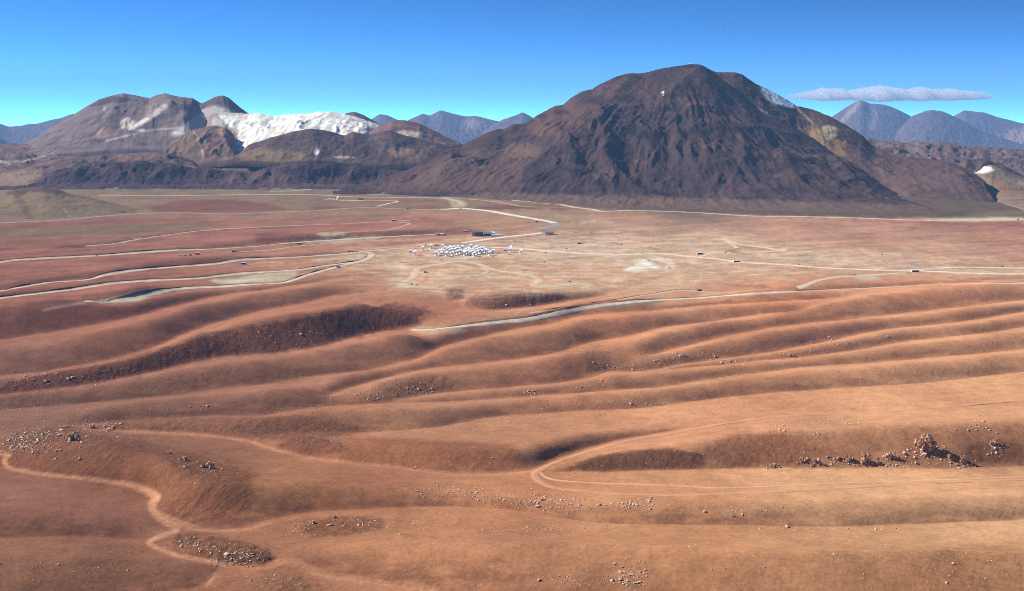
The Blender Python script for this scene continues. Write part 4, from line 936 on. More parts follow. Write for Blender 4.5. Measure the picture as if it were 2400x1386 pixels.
# ================================================================== SMALL MESH TOOLS
class MB:
    def __init__(s): s.v, s.f = [], []
    def add(s, V_, F_):
        o = len(s.v); s.v += [tuple(map(float, p)) for p in V_]; s.f += [tuple(i + o for i in q) for q in F_]; return s
    def box(s, cx_, cy_, cz_, w, d, h, taper=1.0):
        V_ = []
        for z_, k_ in ((cz_, 1.0), (cz_ + h, taper)):
            V_ += [(cx_ - w / 2 * k_, cy_ - d / 2 * k_, z_), (cx_ + w / 2 * k_, cy_ - d / 2 * k_, z_), (cx_ + w / 2 * k_, cy_ + d / 2 * k_, z_), (cx_ - w / 2 * k_, cy_ + d / 2 * k_, z_)]
        return s.add(V_, [(3, 2, 1, 0), (4, 5, 6, 7), (0, 1, 5, 4), (1, 2, 6, 5), (2, 3, 7, 6), (3, 0, 4, 7)])
    def lathe(s, prof, n=20, c=(0, 0, 0), cap=True):
        V_ = []; F_ = []
        for r, z_ in prof:
            V_ += [(c[0] + r * math.cos(2 * math.pi * k_ / n), c[1] + r * math.sin(2 * math.pi * k_ / n), c[2] + z_) for k_ in range(n)]
        for a in range(len(prof) - 1):
            F_ += [(a * n + k_, a * n + (k_ + 1) % n, (a + 1) * n + (k_ + 1) % n, (a + 1) * n + k_) for k_ in range(n)]
        if cap: F_ += [tuple(range(n - 1, -1, -1)), tuple((len(prof) - 1) * n + k_ for k_ in range(n))]
        return s.add(V_, F_)
    def tube(s, a, b, r, n=6):
        a, b = Vector(a), Vector(b); d = (b - a).normalized(); u_ = d.orthogonal().normalized(); w_ = d.cross(u_)
        V_ = [tuple(p + u_ * r * math.cos(2 * math.pi * k_ / n) + w_ * r * math.sin(2 * math.pi * k_ / n)) for p in (a, b) for k_ in range(n)]
        return s.add(V_, [(k_, (k_ + 1) % n, n + (k_ + 1) % n, n + k_) for k_ in range(n)] + [tuple(range(n - 1, -1, -1)), tuple(range(n, 2 * n))])
    def mesh(s, name, smooth=False):
        m = bpy.data.meshes.new(name); m.from_pydata(s.v, [], s.f); m.update()
        if smooth: m.polygons.foreach_set('use_smooth', np.ones(len(m.polygons), bool))
        return m
    def build(s, name, mat, parent=None, smooth=False, loc=None, rot=None, **kw):
        o = link(name, s.mesh(name, smooth), mat, parent, **kw)
        if loc is not None: o.location = loc
        if rot is not None: o.rotation_euler = rot
        return o
def thing(name, label, cat, loc, rz=0.0, group=None):
    o = bpy.data.objects.new(name, None); col.objects.link(o); o.empty_display_size = 1.0
    o.location = loc; o.rotation_euler = (0, 0, rz); o['label'] = label; o['category'] = cat
    if group: o['group'] = group
    return o
def copy_tree(o, parent=None):
    c = o.copy(); col.objects.link(c)
    if parent is not None: c.parent = parent
    for ch in [q for q in col.objects if q.parent == o]: copy_tree(ch, c)
    return c

M_white = plain('white_paint', (244,244,242), .45, .4, .05, .4)
M_dishb = plain('dish_back_panels', (226,230,234), .5, .4, .08, .5)
M_grey = plain('galvanised_grey', (150,156,160), .6, .3, .12, .5)
M_dark = plain('dark_cladding', (52,58,66), .6, .3, .15, .3)
M_teal = plain('blue_grey_roof', (96,118,128), .5, .4, .12, .2)
M_blue = plain('blue_white_sheet', (176,204,220), .5, .4, .1, .3)
M_cream = plain('cream_plaster', (226,206,150), .8, .2, .1, .3)
M_brown = plain('brown_timber', (92,62,46), .8, .2, .2, .5)
M_conc = plain('concrete', (168,162,150), .9, .1, .15, .4)
M_yel = plain('yellow_machine_paint', (224,170,40), .5, .3, .1, .5)
M_rub = plain('black_rubber', (30,30,32), .9, .1, .1, 1)
M_glass = plain('dark_window', (34,44,54), .15, .5, .05, 1)

# ================================================================== RADIO ANTENNAS
def make_antenna(label, loc, group=None):
    t = thing('radio_antenna', label, 'antenna', loc, 0, group)
    MB().lathe([(3.6,-.6),(3.6,.5),(2.9,.9),(2.3,3.4),(2.3,4.2)], 18).build('pedestal', M_white, t, True)
    y_ = MB().box(0, 0, 4.1, 5.6, 3.4, 1.2)
    y_.box(-2.5, 0, 5.2, .9, 2.6, 3.6, .8); y_.box(2.5, 0, 5.2, .9, 2.6, 3.6, .8)
    y_.build('yoke', M_white, t)
    tilt = (math.radians(11), math.radians(-12), 0)
    cab = MB().lathe([(1.5,-2.4),(2.0,-2.0),(2.2,.2),(2.0,.9)], 14).build('receiver_cabin', M_white, t, True, (0, 0, 8.3), tilt)
    R = 6.0; prof = [(r, .9 + r * r / (4 * 4.8)) for r in (0.01, 1.5, 3.0, 4.5, 5.4, 6.0)]
    d = MB().lathe([(1.9,.5),(3.6,1.1),(6.02,2.55),(6.02,2.78)] , 28, cap=False)
    d.lathe([(p, q + .14) for p, q in prof][::-1] , 28, cap=False)
    d.build('dish', M_dishb, t, True, (0, 0, 8.3), tilt)
    q_ = MB()
    for k_ in range(4):
        a = math.pi / 4 + k_ * math.pi / 2; q_.tube((3.6 * math.cos(a), 3.6 * math.sin(a), 1.6), (.3 * math.cos(a), .3 * math.sin(a), 5.6), .09, 5)
    f_ = q_.build('feed_legs', M_white, t, False, (0, 0, 8.3), tilt)
    MB().lathe([(.05,5.3),(.42,5.6),(.42,5.8),(.2,6.0)], 10).build('subreflector', M_white, f_, True)
    return t
ant0 = None
def antenna(px, py, label, group=None):
    global ant0
    p = hit(px, py)
    if ant0 is None:
        ant0 = make_antenna(label, p, group); return ant0
    a = copy_tree(ant0); a.location = p; a['label'] = label
    if group: a['group'] = group
    elif 'group' in a: del a['group']
    a.rotation_euler = (0, 0, random.uniform(-.1, .1)); return a
cl = [(570,480),(640,445),(668,482),(700,345),(735,385),(700,440),(790,405),(830,375),(855,425),(770,490),(885,475),(905,375),(920,420),(975,455),(975,370),(1000,405),(1030,440),(1060,370),(1085,455),(1125,420),(1160,450),(1180,395),(1215,470),(1225,345),(1245,425),(1285,492),(1290,390),(1325,372),(1330,420),(1340,462),(1385,440),(1425,390),(1455,395),(1490,425),(1535,440),(1580,475),(1640,440),(1110,475),(1380,400),(950,405),(870,385),(1190,430),(1270,455),(1410,445)]
CLG = 'white antennas packed in the central cluster'
for zx, zy in sorted(cl, key=lambda q: q[1]):
    antenna(950 + zx / 8, 530 + (zy + 78) / 8, 'white radio dish antenna in the crowded cluster on the gravel pad', CLG)
for zx, zy, lb in ((170,468,'lone white radio antenna west of the cluster beside a dark container'),(320,385,'white radio antenna standing off the upper left of the gravel pad'),(475,345,'white radio antenna behind the gravel pad near a small white hut'),(1970,375,'white radio antenna at the roadside, rear one of an overlapping pair'),(1963,412,'white radio antenna at the roadside, front one of an overlapping pair'),(2165,448,'white radio antenna east of the cluster beyond the roadside pair')):
    antenna(950 + zx / 8, 530 + (zy + 78) / 8, lb)

# ================================================================== BUILDINGS AND SHELTERS
def mpp(p): return p[1] / F        # metres per photo pixel at a ground point
def shelter(px, py, wpx, hpx, label, front=M_dark, end=M_white, roof=M_white, cat='shelter', depth=6.0, group=None, name='equipment_shelter'):
    p = hit(px, py); k_ = mpp(p); w, h = wpx * k_, hpx * k_
    t = thing(name, label, cat, p, math.radians(random.uniform(-6, 6)), group)
    MB().box(0, depth / 2, -.6, w, depth, h + .6).build('wall', front, t)
    MB().box(0, depth / 2, h, w + .5, depth + .5, .35).build('roof', roof, t)
    e = MB().box(-w / 2 - .35, depth / 2, -.5, .8, depth + .1, h + .45); e.build('end_wall', end, t)
    dw = min(1.2, w * .2); d = MB().box(w * .28, -.12, 0, dw, .2, min(2.2, h * .8)).build('door', M_grey, t)
    MB().box(dw * .3, -.26, 1.0, .12, .12, .25).build('door_handle', M_rub, d, loc=(w * .28, 0, 0))
    return t
SH = [(570,620.5,10,4.2,'white-ended dark shelter below the winding pale road'),(548,591,9,4,'white shelter next to the yellow excavator'),(462,597,9.5,3.6,'white-ended shelter alone beside the parked trucks'),
 (701,573,10,3.4,'white-ended dark shelter on the broad pale verge'),(820.5,591,11.5,3.8,'long white-ended dark shelter beside the turning loop road'),(923,519,8,3.2,'white shelter on the far red plain beside a hooked track'),
 (1258,520.5,6,3,'small dark hut inside the bend of the main road'),(1358,572,10,3.4,'dark shelter on the plain east of the long blue building'),(1641,597,13,3.6,'long dark shelter above the main road, nearer the white patch'),
 (1727,615,14,3.8,'long dark shelter at the edge of the main road on bare ground'),(2146,638,16,4,'longest dark shelter beside the main road at the right'),(997,639.5,8,3.2,'dark shelter with pale roof inside the ring road'),
 (1021,576,5,2.6,'small white hut behind the antenna cluster'),(962,592,6,2.6,'dark container beside the lone west antenna'),(1092,544,6.5,2.8,'white hut on the rise behind the round hall'),(1184,588,7,2.6,'grey container at the foot of the roadside antenna pair')]
for x_, y_, w_, h_, lb in SH: shelter(x_, y_, w_, h_, lb)
shelter(793, 628, 9, 4.2, 'pale blue shelter with dark end above the red slope', front=M_blue, end=M_blue, roof=M_teal)
shelter(845, 468, 12, 2.6, 'low dark building east of the lone telescope', front=M_dark, end=M_grey, roof=M_grey, cat='building', depth=9, name='low_building')
shelter(1640.5, 683, 9, 4.2, 'dark timber hut at the junction on the crest road', front=M_brown, end=M_brown, roof=M_grey, cat='hut', name='roadside_hut')
# long blue-roofed building by the gate
def gable(px, py, wpx, hpx, dep, label, wall, roof, name='shed', rz=0, posts=0):
    p = hit(px, py); k_ = mpp(p); w, h = wpx * k_, hpx * k_
    t = thing(name, label, 'building', p, rz)
    MB().box(0, dep / 2, -.6, w, dep, h * .62 + .6).build('wall', wall, t)
    hw, ov = w / 2 + .5, .6; z0, z1 = h * .6, h
    V_ = [(-hw, -ov, z0), (hw, -ov, z0), (hw, dep + ov, z0), (-hw, dep + ov, z0), (-hw, dep / 2, z1), (hw, dep / 2, z1)]
    MB().add(V_, [(0, 1, 5, 4), (2, 3, 4, 5), (0, 4, 3), (1, 2, 5), (3, 2, 1, 0)]).build('roof', roof, t)
    for q in range(posts): MB().box(-w / 2 + (q + .5) * w / posts, -.15, 0, w / posts * .55, .2, h * .38).build('window', M_glass, t)
    return t
gable(1288, 550.5, 20, 6.5, 14, 'long low hall with blue-grey roof beside the gate', M_blue, M_teal, 'long_hall', posts=5)
gable(1144, 553.5, 20, 8, 16, 'teal-roofed building next to the round dark hall', M_dark, M_teal, 'technical_building', posts=4)
gable(1163, 554.5, 22, 5, 14, 'low white-roofed wing beyond the teal building', M_blue, M_blue, 'building_wing', posts=4)
gable(1155, 552, 9, 8.5, 12, 'small white-topped block between the two halls', M_dark, M_white, 'service_block', posts=2)
# round dark hall
p = hit(1119.5, 554.5); k_ = mpp(p); R = 12.8 * k_; t = thing('round_hall', 'dark cylindrical hall with pale ribs beside the teal building', 'building', p)
MB().lathe([(R, -1), (R, 8.2 * k_), (R * .98, 8.6 * k_), (R * .5, 9.4 * k_), (.1, 9.6 * k_)], 36).build('wall', M_dark, t, loc=(0, R, 0))
for q in range(9):
    a = math.radians(-180 + 10 + q * 16); MB().box(R * 1.01 * math.cos(a), R + R * 1.01 * math.sin(a), -.5, .8, .8, 8.2 * k_).build('rib', M_grey, t)
# cream building with timber bays
p = hit(1030, 552.5); k_ = mpp(p); t = thing('cream_building', 'cream walled building with brown timber bays on the dirt road', 'building', p)
for q, (x_, w_, h_, m_) in enumerate(((-7, 5, 3.4, M_cream), (-1, 3.2, 3.2, M_brown), (6, 9.5, 4.2, M_cream), (13, 3, 3.4, M_brown))):
    MB().box(x_ * k_, 5, -.6, w_ * k_, 10 + q * .1, h_ * k_ + .6).build('block', m_, t)
for x_ in (3, 6, 9): MB().box(x_ * k_, -.22, .8, 1.2 * k_, .2, 1.6 * k_).build('window', M_glass, t)
for x_ in (-8.4, -5.6): MB().box(x_ * k_, -.2, 0, .9 * k_, .2, 2.2 * k_).build('pillar', M_brown, t)
MB().box(6 * k_, 5.1, 4.2 * k_, 10 * k_, 10.8, .4).build('roof', M_white, t)
# lone telescope site
p = hit(774, 468.5); k_ = mpp(p); t = thing('white_cabins', 'row of white cabins beside the lone telescope', 'building', p)
for q in range(3): MB().box((-6 + q * 6) * k_, 4, -.6, 5.4 * k_, 8, (2.6 + .3 * (q % 2)) * k_).build('cabin', M_white, t)
MB().box(-6 * k_, -.2, .6, 2 * k_, .2, 1.0 * k_).build('window', M_glass, t)
p = hit(792, 468.5); k_ = mpp(p); t = thing('lone_telescope', 'white telescope with big tilted dish on the olive flat', 'telescope', p)
MB().lathe([(3.2*k_,-.6),(2.6*k_,1.2*k_),(1.6*k_,3.2*k_)], 16).build('pedestal', M_white, t, True)
MB().box(.9*k_, 0, 2.4*k_, 2.2*k_, 3*k_, 3.4*k_, .6).build('support_frame', M_white, t)
r6 = 3.6 * k_
d = MB().lathe([(.6*k_,0),(2.2*k_,.4*k_),(r6,1.3*k_),(r6,1.5*k_)], 24, cap=False); d.lathe([(r6,1.45*k_),(2.2*k_,.6*k_),(.05,.3*k_)], 24, cap=False)
d.build('dish', M_dishb, t, True, (-.3*k_, 0, 4.6*k_), (math.radians(25), math.radians(-38), 0))
q_ = MB()
for a in (0, 2.1, 4.2): q_.tube((r6 * .9 * math.cos(a), r6 * .9 * math.sin(a), 1.2*k_), (0, 0, 3.6*k_), .25, 5)
q_.build('feed_legs', M_white, t, False, (-.3*k_, 0, 4.6*k_), (math.radians(25), math.radians(-38), 0))
# summit dome on the mountain
xs = (1617.5 - 1200) / F
cI = int(np.argmin(np.abs(mA.px[0] - 1617.5))); rI = int(np.argmin(np.abs(mA.Y[:, cI] - 6400)))
p = np.array([mA.X[rI, cI], mA.Y[rI, cI], mA.Z[rI, cI]]); k_ = mpp(p)
t = thing('observatory_dome', 'tiny white observatory on the summit of the dark mountain', 'observatory', p - np.array([0, 0, 1.0]))
MB().lathe([(1.5*k_,-2),(1.5*k_,1.0*k_)], 16).build('drum', M_white, t, True)
MB().lathe([(1.5*k_,1.0*k_),(1.35*k_,1.7*k_),(.8*k_,2.2*k_),(.05,2.4*k_)], 16).build('dome', M_white, t, True)
# antenna foundations: concrete pad with cabinet and two posts
PADS = [(1506,595,7,'antenna foundation with dark cabinet above the white excavated patch'),(1520,611.5,7,'antenna foundation on the rim of the white excavated patch'),(1570,629,8,'antenna foundation at the end of the grey spur below the patch'),
 (1873,621,6,'antenna foundation beside the main road on the right-hand plain'),(1457,574.5,7,'small cabinet on the plain east of the dark shelter'),(1328,583.5,6,'blue-grey cabinet on the scraped ground east of the antennas'),
 (1400,519.5,6,'pair of cabinets on a pale strip of the far plain'),(1350,546,6,'cabinet with stake on the far scraped strip'),(1386,547,6,'cabinet at the bright end of the scraped strip'),
 (965,668,8,'antenna foundation on the pale pad below the ring road'),(976,669.5,7,'cabinet at the right end of the pale pad'),(1335,661,7,'blue-grey cabinet at the end of the ring road'),
 (1700,593.5,6,'cabinet inside the looped track'),(2068,597.5,7,'cabinet beside a dark hollow on the far plain'),(2350,627,7,'cabinet on the side road at the right edge'),(2004,646,8,'dark cabinet on the curving road off the crest'),
 (1279,593,6,'cabinet beside the dark trench east of the antennas'),(1276,615,7,'cabinet on bare soil south of the main road'),(630,612,7,'cabinet between the two winding roads'),(852,562,6,'cabinet at the fork of the pale roads'),
 (1029,601.5,6,'cabinet on the near edge of the gravel pad'),(1155,603,6,'cabinet on the near right corner of the gravel pad'),(1195,598,6,'dark cabinet between the pad and the roadside pair'),(1206,566.5,5,'dark cabinet above the roadside antennas'),
 (998,574.5,5,'dark cabinet behind the west antennas'),(1034,610,7,'cabinet on the scraped ground south of the pad'),(1080,490,6,'dark cabinet by the main road junction'),(227,601,7,'cabinet on the long pale road over the red ridges'),(352,634,8,'cabinet on a pale verge of the winding road'),(1685,560,6,'cabinet at the head of the pale loop road')]
for x_, y_, w_, lb in PADS:
    p = hit(x_, y_); k_ = mpp(p); t = thing('antenna_foundation', lb, 'foundation', p, random.uniform(-.4, .4))
    MB().box(0, 2, -.8, w_ * k_, 7, 1.1).build('slab', M_conc, t)
    MB().box(-.05 * w_ * k_, 1.5, .3, .34 * w_ * k_, 2.6, 2.3).build('cabinet', random.choice([M_grey, M_dark, M_teal]), t)
    for sx in (-.42, .42): MB().box(sx * w_ * k_, 0, .3, .5, .5, 2.0, .7).build('post', M_dark, t)
# gate and mast
p = hit(1273, 541); t = thing('gate', 'dark road gate with posts at the end of the grey bend', 'gate', p)
for sx in (-7, -2.5, 2.5, 7): MB().box(sx, 0, -.4, .8, .8, 3.4).build('post', M_dark, t)
MB().box(0, 0, 1.4, 14, .35, .4).build('bar', M_dark, t)
p = hit(1099, 544); t = thing('mast', 'thin mast next to the white hut behind the round hall', 'mast', p)
MB().tube((0, 0, -1), (0, 0, 9), .16, 6).build('pole', M_grey, t); MB().tube((-1, 0, 8), (1, 0, 8), .1, 5).build('crossbar', M_grey, t)

# ================================================================== VEHICLES
def wheels(t, xs_, y_, r):
    for x_ in xs_:
        for sy in (-y_, y_):
            w = MB().lathe([(r, -.2), (r, .2)], 12).build('wheel', M_rub, t, loc=(x_, sy, r), rot=(math.pi / 2, 0, 0))
            MB().lathe([(r * .5, -.23), (r * .5, .23)], 8).build('rim', M_grey, w)
def truck(px, py, label, body, rz=0.0, sc=1.0):
    t = thing('parked_truck', label, 'truck', hit(px, py), rz); t.scale = (sc, sc, sc)
    MB().box(0, 0, .7, 8.2, 2.4, .4).build('chassis', M_dark, t)
    MB().box(-.9, 0, 1.1, 6.0, 2.5, 2.4).build('cargo_box', body, t)
    c = MB().box(3.1, 0, 1.0, 2.0, 2.4, 2.0, .86).build('cab', body, t)
    MB().box(3.2, -1.16, 1.9, 1.2, .12, .7).build('window', M_glass, c); MB().box(4.02, 0, 1.9, .12, 1.9, .7).build('windscreen', M_glass, c)
    wheels(t, (-3, -1.8, 2.9), 1.15, .55)
truck(423, 600.5, 'white truck at the left end of the parked row', M_white, .15)
truck(434, 600, 'pale blue truck in the middle of the parked row', M_blue, -.1)
truck(446.5, 599.5, 'dark truck at the right end of the parked row', M_dark, .2)
truck(836, 591, 'small grey truck just right of the long shelter', M_grey, 0, .8)
truck(956, 490.5, 'dark truck on the road across the olive flat', M_dark, 0, .9)
truck(1068, 475, 'dark truck on the gravel junction below the mountain', M_dark, 1.2, .9)
truck(2386, 516, 'small dark truck on the far road at the right', M_dark, 0, .9)
t = thing('excavator', 'yellow excavator parked next to a white shelter', 'excavator', hit(558, 591.5), .3)
for sy in (-1.2, 1.2): MB().box(0, sy, -.1, 4.4, .7, .95, .9).build('crawler_track', M_rub, t)
MB().box(-.5, 0, .95, 3.6, 2.6, 1.5, .94).build('body', M_yel, t)
c = MB().box(.7, .6, .95, 1.4, 1.2, 2.4, .85).build('cab', M_yel, t); MB().box(1.38, .6, 2.0, .1, .9, .9).build('window', M_glass, c)
a_ = MB().tube((1.0, -.5, 1.6), (4.0, -.5, 4.4), .35, 6); a_.tube((4.0, -.5, 4.4), (6.2, -.5, 1.6), .28, 6); a_ = a_.build('arm', M_yel, t)
MB().box(6.2, -.5, .4, 1.0, 1.2, 1.2, .6).build('bucket', M_dark, a_)

# ================================================================== ROCKS
def rock_mat(name, rgb, rgb2):
    m, t, b = nodes(name, .95, .05); geo = t.nodes.new('ShaderNodeNewGeometry'); P = geo.outputs['Position']
    f = ramp(t, noise_node(t, P, .35, 5, .65), .38, .62)
    c = mixcol(t, f, tuple(map(float, lin(rgb))), tuple(map(float, lin(rgb2)))); t.links.new(c, b.inputs['Base Color'])
    bp = N(t, 'ShaderNodeBump', Strength=1.0, Distance=.9); t.links.new(noise_node(t, P, .5, 6, .7), bp.inputs['Height']); t.links.new(bp.outputs[0], b.inputs['Normal'])
    return m
M_rockA = rock_mat('tan_rock', (170,122,88), (216,190,160)); M_rockB = rock_mat('brown_rock', (142,102,76), (186,144,110)); M_stone = rock_mat('pale_stone', (236,212,184), (196,154,120))
def rock_mesh(seed, sub=2):
    """angular boulder: unit sphere cut by random planes"""
    r = np.random.default_rng(seed)
    import bmesh
    bm = bmesh.new(); bmesh.ops.create_icosphere(bm, subdivisions=sub, radius=1.0)
    pl = [(v / np.linalg.norm(v), r.uniform(.45, .85)) for v in r.normal(size=(11, 3))]
    for v in bm.verts:
        p_ = np.array(v.co)
        for n_, d_ in pl:
            k = p_ @ n_
            if k > d_: p_ = p_ - n_ * (k - d_)
        p_ = p_ * (1 + .07 * r.normal()); v.co = p_
    m = bpy.data.meshes.new('boulder'); bm.to_mesh(m); bm.free(); return m
RM = {(k_, q): rock_mesh(900 + k_) for k_ in range(8) for q in range(2)}
for (k_, q), m_ in RM.items(): m_.materials.append((M_rockA, M_rockB)[q])
TORS = [(1812,1096,40,12,'low broken outcrop at the far left end of the rock line'),(1881,1082,30,13,'small dark outcrop, second along the rock line'),(1915,1088,34,19,'jagged dark outcrop between two low ones on the rock line'),(1942,1073,18,7,'low flat rock between outcrops on the rock line'),
 (1964,1077,26,12,'rough outcrop just left of the knobbly one on the rock line'),(1990,1081,30,19,'knobbly outcrop leaning on the biggest mound of the rock line'),(2027,1084,40,32,'biggest mound of the rock line with a shadowed right side'),(2088,1074,40,21,'dome shaped outcrop with a dark cleft below the tall tor'),
 (2170,1056,62,48,'tall rock tor with orange flank and rubble skirt'),(2224,1076,28,16,'small pointed outcrop below the tall tor'),(2259,1085,24,27,'leaning slab outcrop with pale rubble at its foot'),(2332,1044,27,22,'round boulder heap high on the slope by the right edge'),
 (331,1047,18,14,'small orange crag at the top of the gullied slope'),(398,1063,20,15,'grey crag second along the gullied slope crest'),(434,1080,34,23,'white streaked crag on the gullied slope'),(488,1096,46,32,'largest shattered crag at the end of the gullied slope'),
 (153,1002,34,9,'thin dark ledge above the tilted slabs'),(170,1032,46,38,'tilted slabs running down the slope at the left'),(216,1004,28,17,'pale slab cluster beside the wash head'),(90,1017,26,10,'low pale ledge above the rubble field'),
 (712,1037,13,15,'single bright upright slab in the gully'),(783,1214,22,14,'split boulder on the near ridge'),(735,1228,30,17,'slanting slab row beside the split boulder'),(1857,835,22,11,'dark boulder pair high on the sandy ridge'),(1065,1, 0,0,'')]
for (x_, y_, w_, h_, lb) in TORS:
    if w_ == 0: continue
    p = hit(x_, y_); k_ = mpp(p); W_, H_ = w_ * k_ * .85, h_ * k_ * (.85 if x_ > 1500 else .5)
    t = thing('rock_outcrop', lb, 'rock outcrop', p)
    tall = h_ > 25 and x_ > 1500; h_ *= 1; n = 40 if tall else (22 if w_ > 24 else 12)
    for q in range(n):
        u_ = random.random() ** (1.3 if tall else 1.6)             # 0 at the foot, 1 at the top
        half = .46 * (1 - u_) ** .8 + .10
        fx = random.uniform(-half, half) + (.08 * u_ if tall else 0)
        yy = random.uniform(-.22, .22) * W_ * (1 - .6 * u_)
        sz = W_ * random.choice((.05, .07, .09, .12, .15)) * random.uniform(.8, 1.2)
        hz_ = min(sz * random.uniform(.8, 1.7), H_ * .32)
        g = float(ter(p[0] + fx * W_, p[1] + yy)) - p[2]
        o = link('boulder', RM[(random.randrange(8), 0 if random.random() < (.6 if x_ > 1500 else .9) else 1)], None, t)
        o.location = (fx * W_, yy, (g if u_ < .3 else max(g, 0)) + u_ * (H_ - hz_ * .8))
        o.scale = (sz, sz * random.uniform(.7, 1.1), hz_)
        o.rotation_euler = (random.uniform(-.6, .6), random.uniform(-.2, .7), random.uniform(0, 6.3))
    core = link('boulder', RM[(random.randrange(8), 1)], None, t)
    core.location = (0, .05 * W_, H_ * .15); core.scale = (W_ * (.24 if tall else .3), W_ * .2, H_ * (.62 if tall else .5)); core.rotation_euler = (0, random.uniform(0, .3), random.uniform(0, 6))
# loose stones
ST = [(1450,862,60,16,60,1.3),(1570,838,55,12,90,1.2),(1640,830,40,8,40,1.2),(1700,848,60,7,90,1.2),(1880,822,60,9,60,1.1),(1960,800,60,8,60,1.1),(2040,786,40,6,40,1.0),(1490,1182,55,12,150,1.1),(1270,1178,80,18,190,1.0),(1050,1152,90,16,150,.9),(1180,1166,90,14,140,.9),(1330,1185,60,14,60,1.0),
 (1472,1352,36,26,100,1.2),(1330,1358,70,26,130,.7),(1930,990,85,8,120,1.0),(1832,1004,18,8,35,1.4),(2280,1002,40,16,60,1.2),(1890,1020,90,26,50,.9),(860,928,60,12,110,1.0),(960,908,80,18,140,1.0),(1240,921,22,5,35,1.3),(1350,910,40,5,50,1.0),(1490,946,60,7,70,1.0),(1290,944,100,12,80,.8),(1330,979,60,6,60,.8),(1180,988,70,8,50,1.0),
 (1400,897,70,7,60,1.0),(1720,1200,70,12,40,1.0),(55,1036,60,30,320,1.5),(100,1020,60,14,90,1.5),(560,1310,60,18,110,1.1),(450,1275,40,12,60,1.2),(560,1290,60,16,60,.9),(850,1226,80,14,120,.9),(700,1240,40,18,60,.9),(990,1232,60,10,50,.8),(1290,1240,150,6,110,.8),(1960,1240,160,4,50,1.0),(100,965,100,18,110,1.1),(240,1000,60,12,120,1.4),(430,952,80,10,60,.9),(640,1368,60,14,80,.8),(180,1030,40,30,80,1.3),(340,1030,60,14,50,.8),(500,1100,40,20,60,1.0),(430,1085,30,14,40,1.0),(2170,1060,60,16,90,1.3),(2030,1088,110,8,140,1.1),(2260,1088,30,8,30,1.4),(2335,1055,20,14,30,1.4),(1640,965,90,10,40,.8),(2100,870,200,10,60,.7),(700,960,90,10,80,.8),(60,890,100,16,140,1.2),(250,880,90,14,60,1.0),(650,790,90,30,60,1.2),(1200,705,80,10,40,1.2),(770,1030,60,8,40,1.0),(1000,1085,120,20,30,.8),(1500,1105,160,6,40,.8),(150,1330,140,40,60,.6),(2250,1330,140,50,50,.6),(1800,1320,300,50,60,.6)]
sv, sf, off = [], [], 0
pr = []
for k_ in range(6):
    m_ = rock_mesh(700 + k_, 1); co = np.zeros(len(m_.vertices) * 3); m_.vertices.foreach_get('co', co)
    pr.append((co.reshape(-1, 3), np.array([list(q.vertices) for q in m_.polygons]))); bpy.data.meshes.remove(m_)
for (x_, y_, rx_, ry_, n, s_) in ST:
    for q in range(int(n * 1.5)):
        px, py = rng.normal(x_, rx_ * .62), rng.normal(y_, ry_ * .62)
        if not (-20 < px < 2420 and 600 < py < 1420): continue
        p = hit(px, py); c_, f_ = pr[int(rng.integers(6))]
        sc = s_ * float(np.exp(rng.normal(-.55, .6))); a = rng.uniform(0, 6.28); ca, sa = math.cos(a), math.sin(a)
        v_ = c_ * np.array([sc, sc * .8, sc * .6]); v_ = np.stack([v_[:, 0] * ca - v_[:, 1] * sa, v_[:, 0] * sa + v_[:, 1] * ca, v_[:, 2]], 1) + p + np.array([0, 0, sc * .2])
        sv.append(v_); sf.append(f_ + off); off += len(v_)
for q in range(3600):
    px, py = rng.uniform(-10, 2410), 800 + 590 * rng.random() ** .8
    if fbm(np.array(px / 120.0), np.array(py / 30.0), 3, 171) < rng.uniform(-.25, .45): continue
    p = hit(px, py); c_, f_ = pr[int(rng.integers(6))]
    sc = float(np.exp(rng.normal(-.9, .6))); a = rng.uniform(0, 6.28); ca, sa = math.cos(a), math.sin(a)
    v_ = c_ * np.array([sc, sc * .8, sc * .6]); v_ = np.stack([v_[:, 0] * ca - v_[:, 1] * sa, v_[:, 0] * sa + v_[:, 1] * ca, v_[:, 2]], 1) + p + np.array([0, 0, sc * .1])
    sv.append(v_); sf.append(f_ + off); off += len(v_)
me = bpy.data.meshes.new('loose_stones'); me.from_pydata(np.vstack(sv).tolist(), [], np.vstack(sf).tolist()); me.update()
link('loose_stones', me, M_stone, kind='stuff', label='pale loose stones scattered over the ridges')

# ================================================================== HAZE (the air) and CLOUD
def box_mesh(name, x0, x1, y0, y1, z0, z1):
    v = [(x, y, z) for z in (z0, z1) for x, y in ((x0, y0), (x1, y0), (x1, y1), (x0, y1))]
    f = [(3, 2, 1, 0), (4, 5, 6, 7), (0, 1, 5, 4), (1, 2, 6, 5), (2, 3, 7, 6), (3, 0, 4, 7)]
    m = bpy.data.meshes.new(name); m.from_pydata(v, [], f); m.update(); return m
hz = link('haze', box_mesh('haze', -19500, 19500, -60, 36200, -3300, 900), None, kind='stuff', label='thin blue mountain air')
hm = bpy.data.materials.new('air'); hm.use_nodes = True; hm.node_tree.nodes.clear()
ho = hm.node_tree.nodes.new('ShaderNodeOutputMaterial'); hv = hm.node_tree.nodes.new('ShaderNodeVolumePrincipled')
hv.inputs['Density'].default_value = 2.1e-5; hv.inputs['Color'].default_value = (0.30, 0.58, 1.0, 1); hv.inputs['Anisotropy'].default_value = 0.0
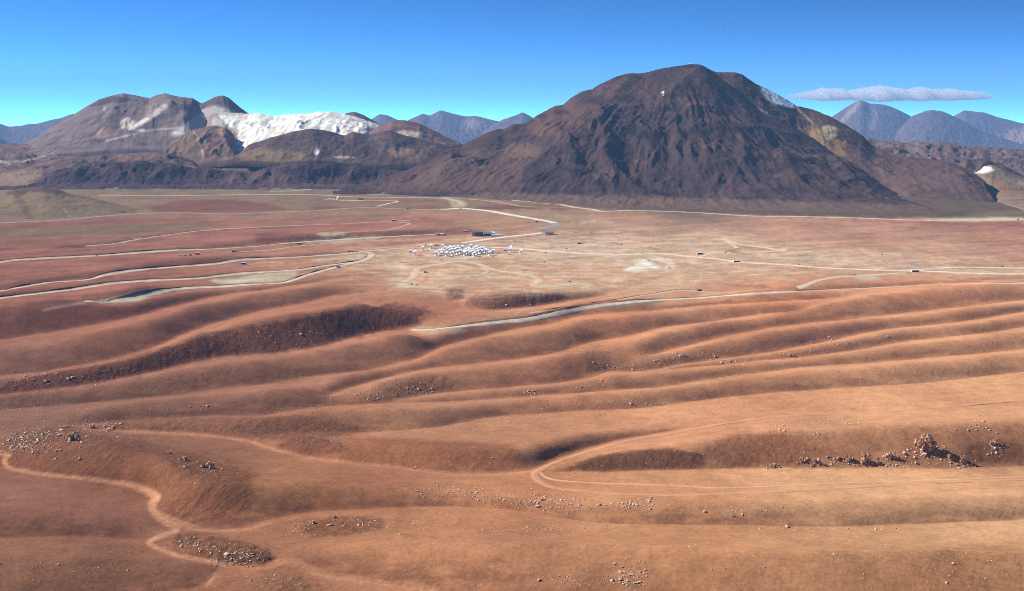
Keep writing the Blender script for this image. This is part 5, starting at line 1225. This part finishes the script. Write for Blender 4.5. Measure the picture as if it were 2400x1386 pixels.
hm.node_tree.links.new(hv.outputs[0], ho.inputs['Volume']); hz.data.materials.append(hm)

def cloud(label, px, py, wpx, hpx, D, dens, seed):
    """a body of water droplets: flat base, ragged top, thin ends"""
    k = D / F; W, H_ = wpx * k, hpx * k
    nu, nv = 170, 40
    u = np.linspace(-1, 1, nu)[None, :]; a = (np.linspace(0, 2 * np.pi, nv, endpoint=False))[:, None]
    env = np.clip(1 - np.abs(u) ** 2.6, 0, 1) ** .6 * (.8 + .35 * fbm(u * 4 + seed, u * 0 + seed, 4, 3, .55))
    r = 1 + .22 * fbm(u * 6 + seed, np.cos(a) * 1.6 + 3 * seed, 4, 5, .6) + .10 * fbm(u * 40, np.cos(a) * 4 + seed, 3, 8, .6)
    zz = np.sin(a); zz = np.where(zz < 0, zz * .35, zz * 1.0)
    X = (px - 1200) * k + u * W / 2 + 0 * a; Y = D + np.cos(a) * env * r * W * .12; Z = CH - (py - HZ) * k + zz * env * r * H_ * .62 - H_ * .15
    X = np.vstack([X, X[:1]]); Y = np.vstack([Y, Y[:1]]); Z = np.vstack([Z, Z[:1]])
    me = grid_mesh('cloud', X, Y, Z, flip=True)
    o = link('cloud', me, None, kind='stuff', label=label)
    mt = bpy.data.materials.new('cloud_droplets'); mt.use_nodes = True; t = mt.node_tree; t.nodes.clear()
    out = t.nodes.new('ShaderNodeOutputMaterial'); pv = t.nodes.new('ShaderNodeVolumePrincipled')
    pv.inputs['Color'].default_value = (1, 1, 1, 1); pv.inputs['Anisotropy'].default_value = .1; pv.inputs['Density'].default_value = dens
    t.links.new(pv.outputs[0], out.inputs['Volume']); me.materials.append(mt)
    return o
cloud('long flat white cloud above the blue mountains', 2085, 222, 500, 48, 39500, .0036, 3.0)
cloud('small faint white cloud at the left horizon', 62, 286, 34, 12, 39500, .0012, 9.0)
cloud('tiny faint white puff above the left horizon', 18, 267, 18, 8, 39500, .0012, 14.0)
cloud('faint white cloud wisp cut by the right edge', 2410, 207, 110, 12, 39500, .0006, 19.0)
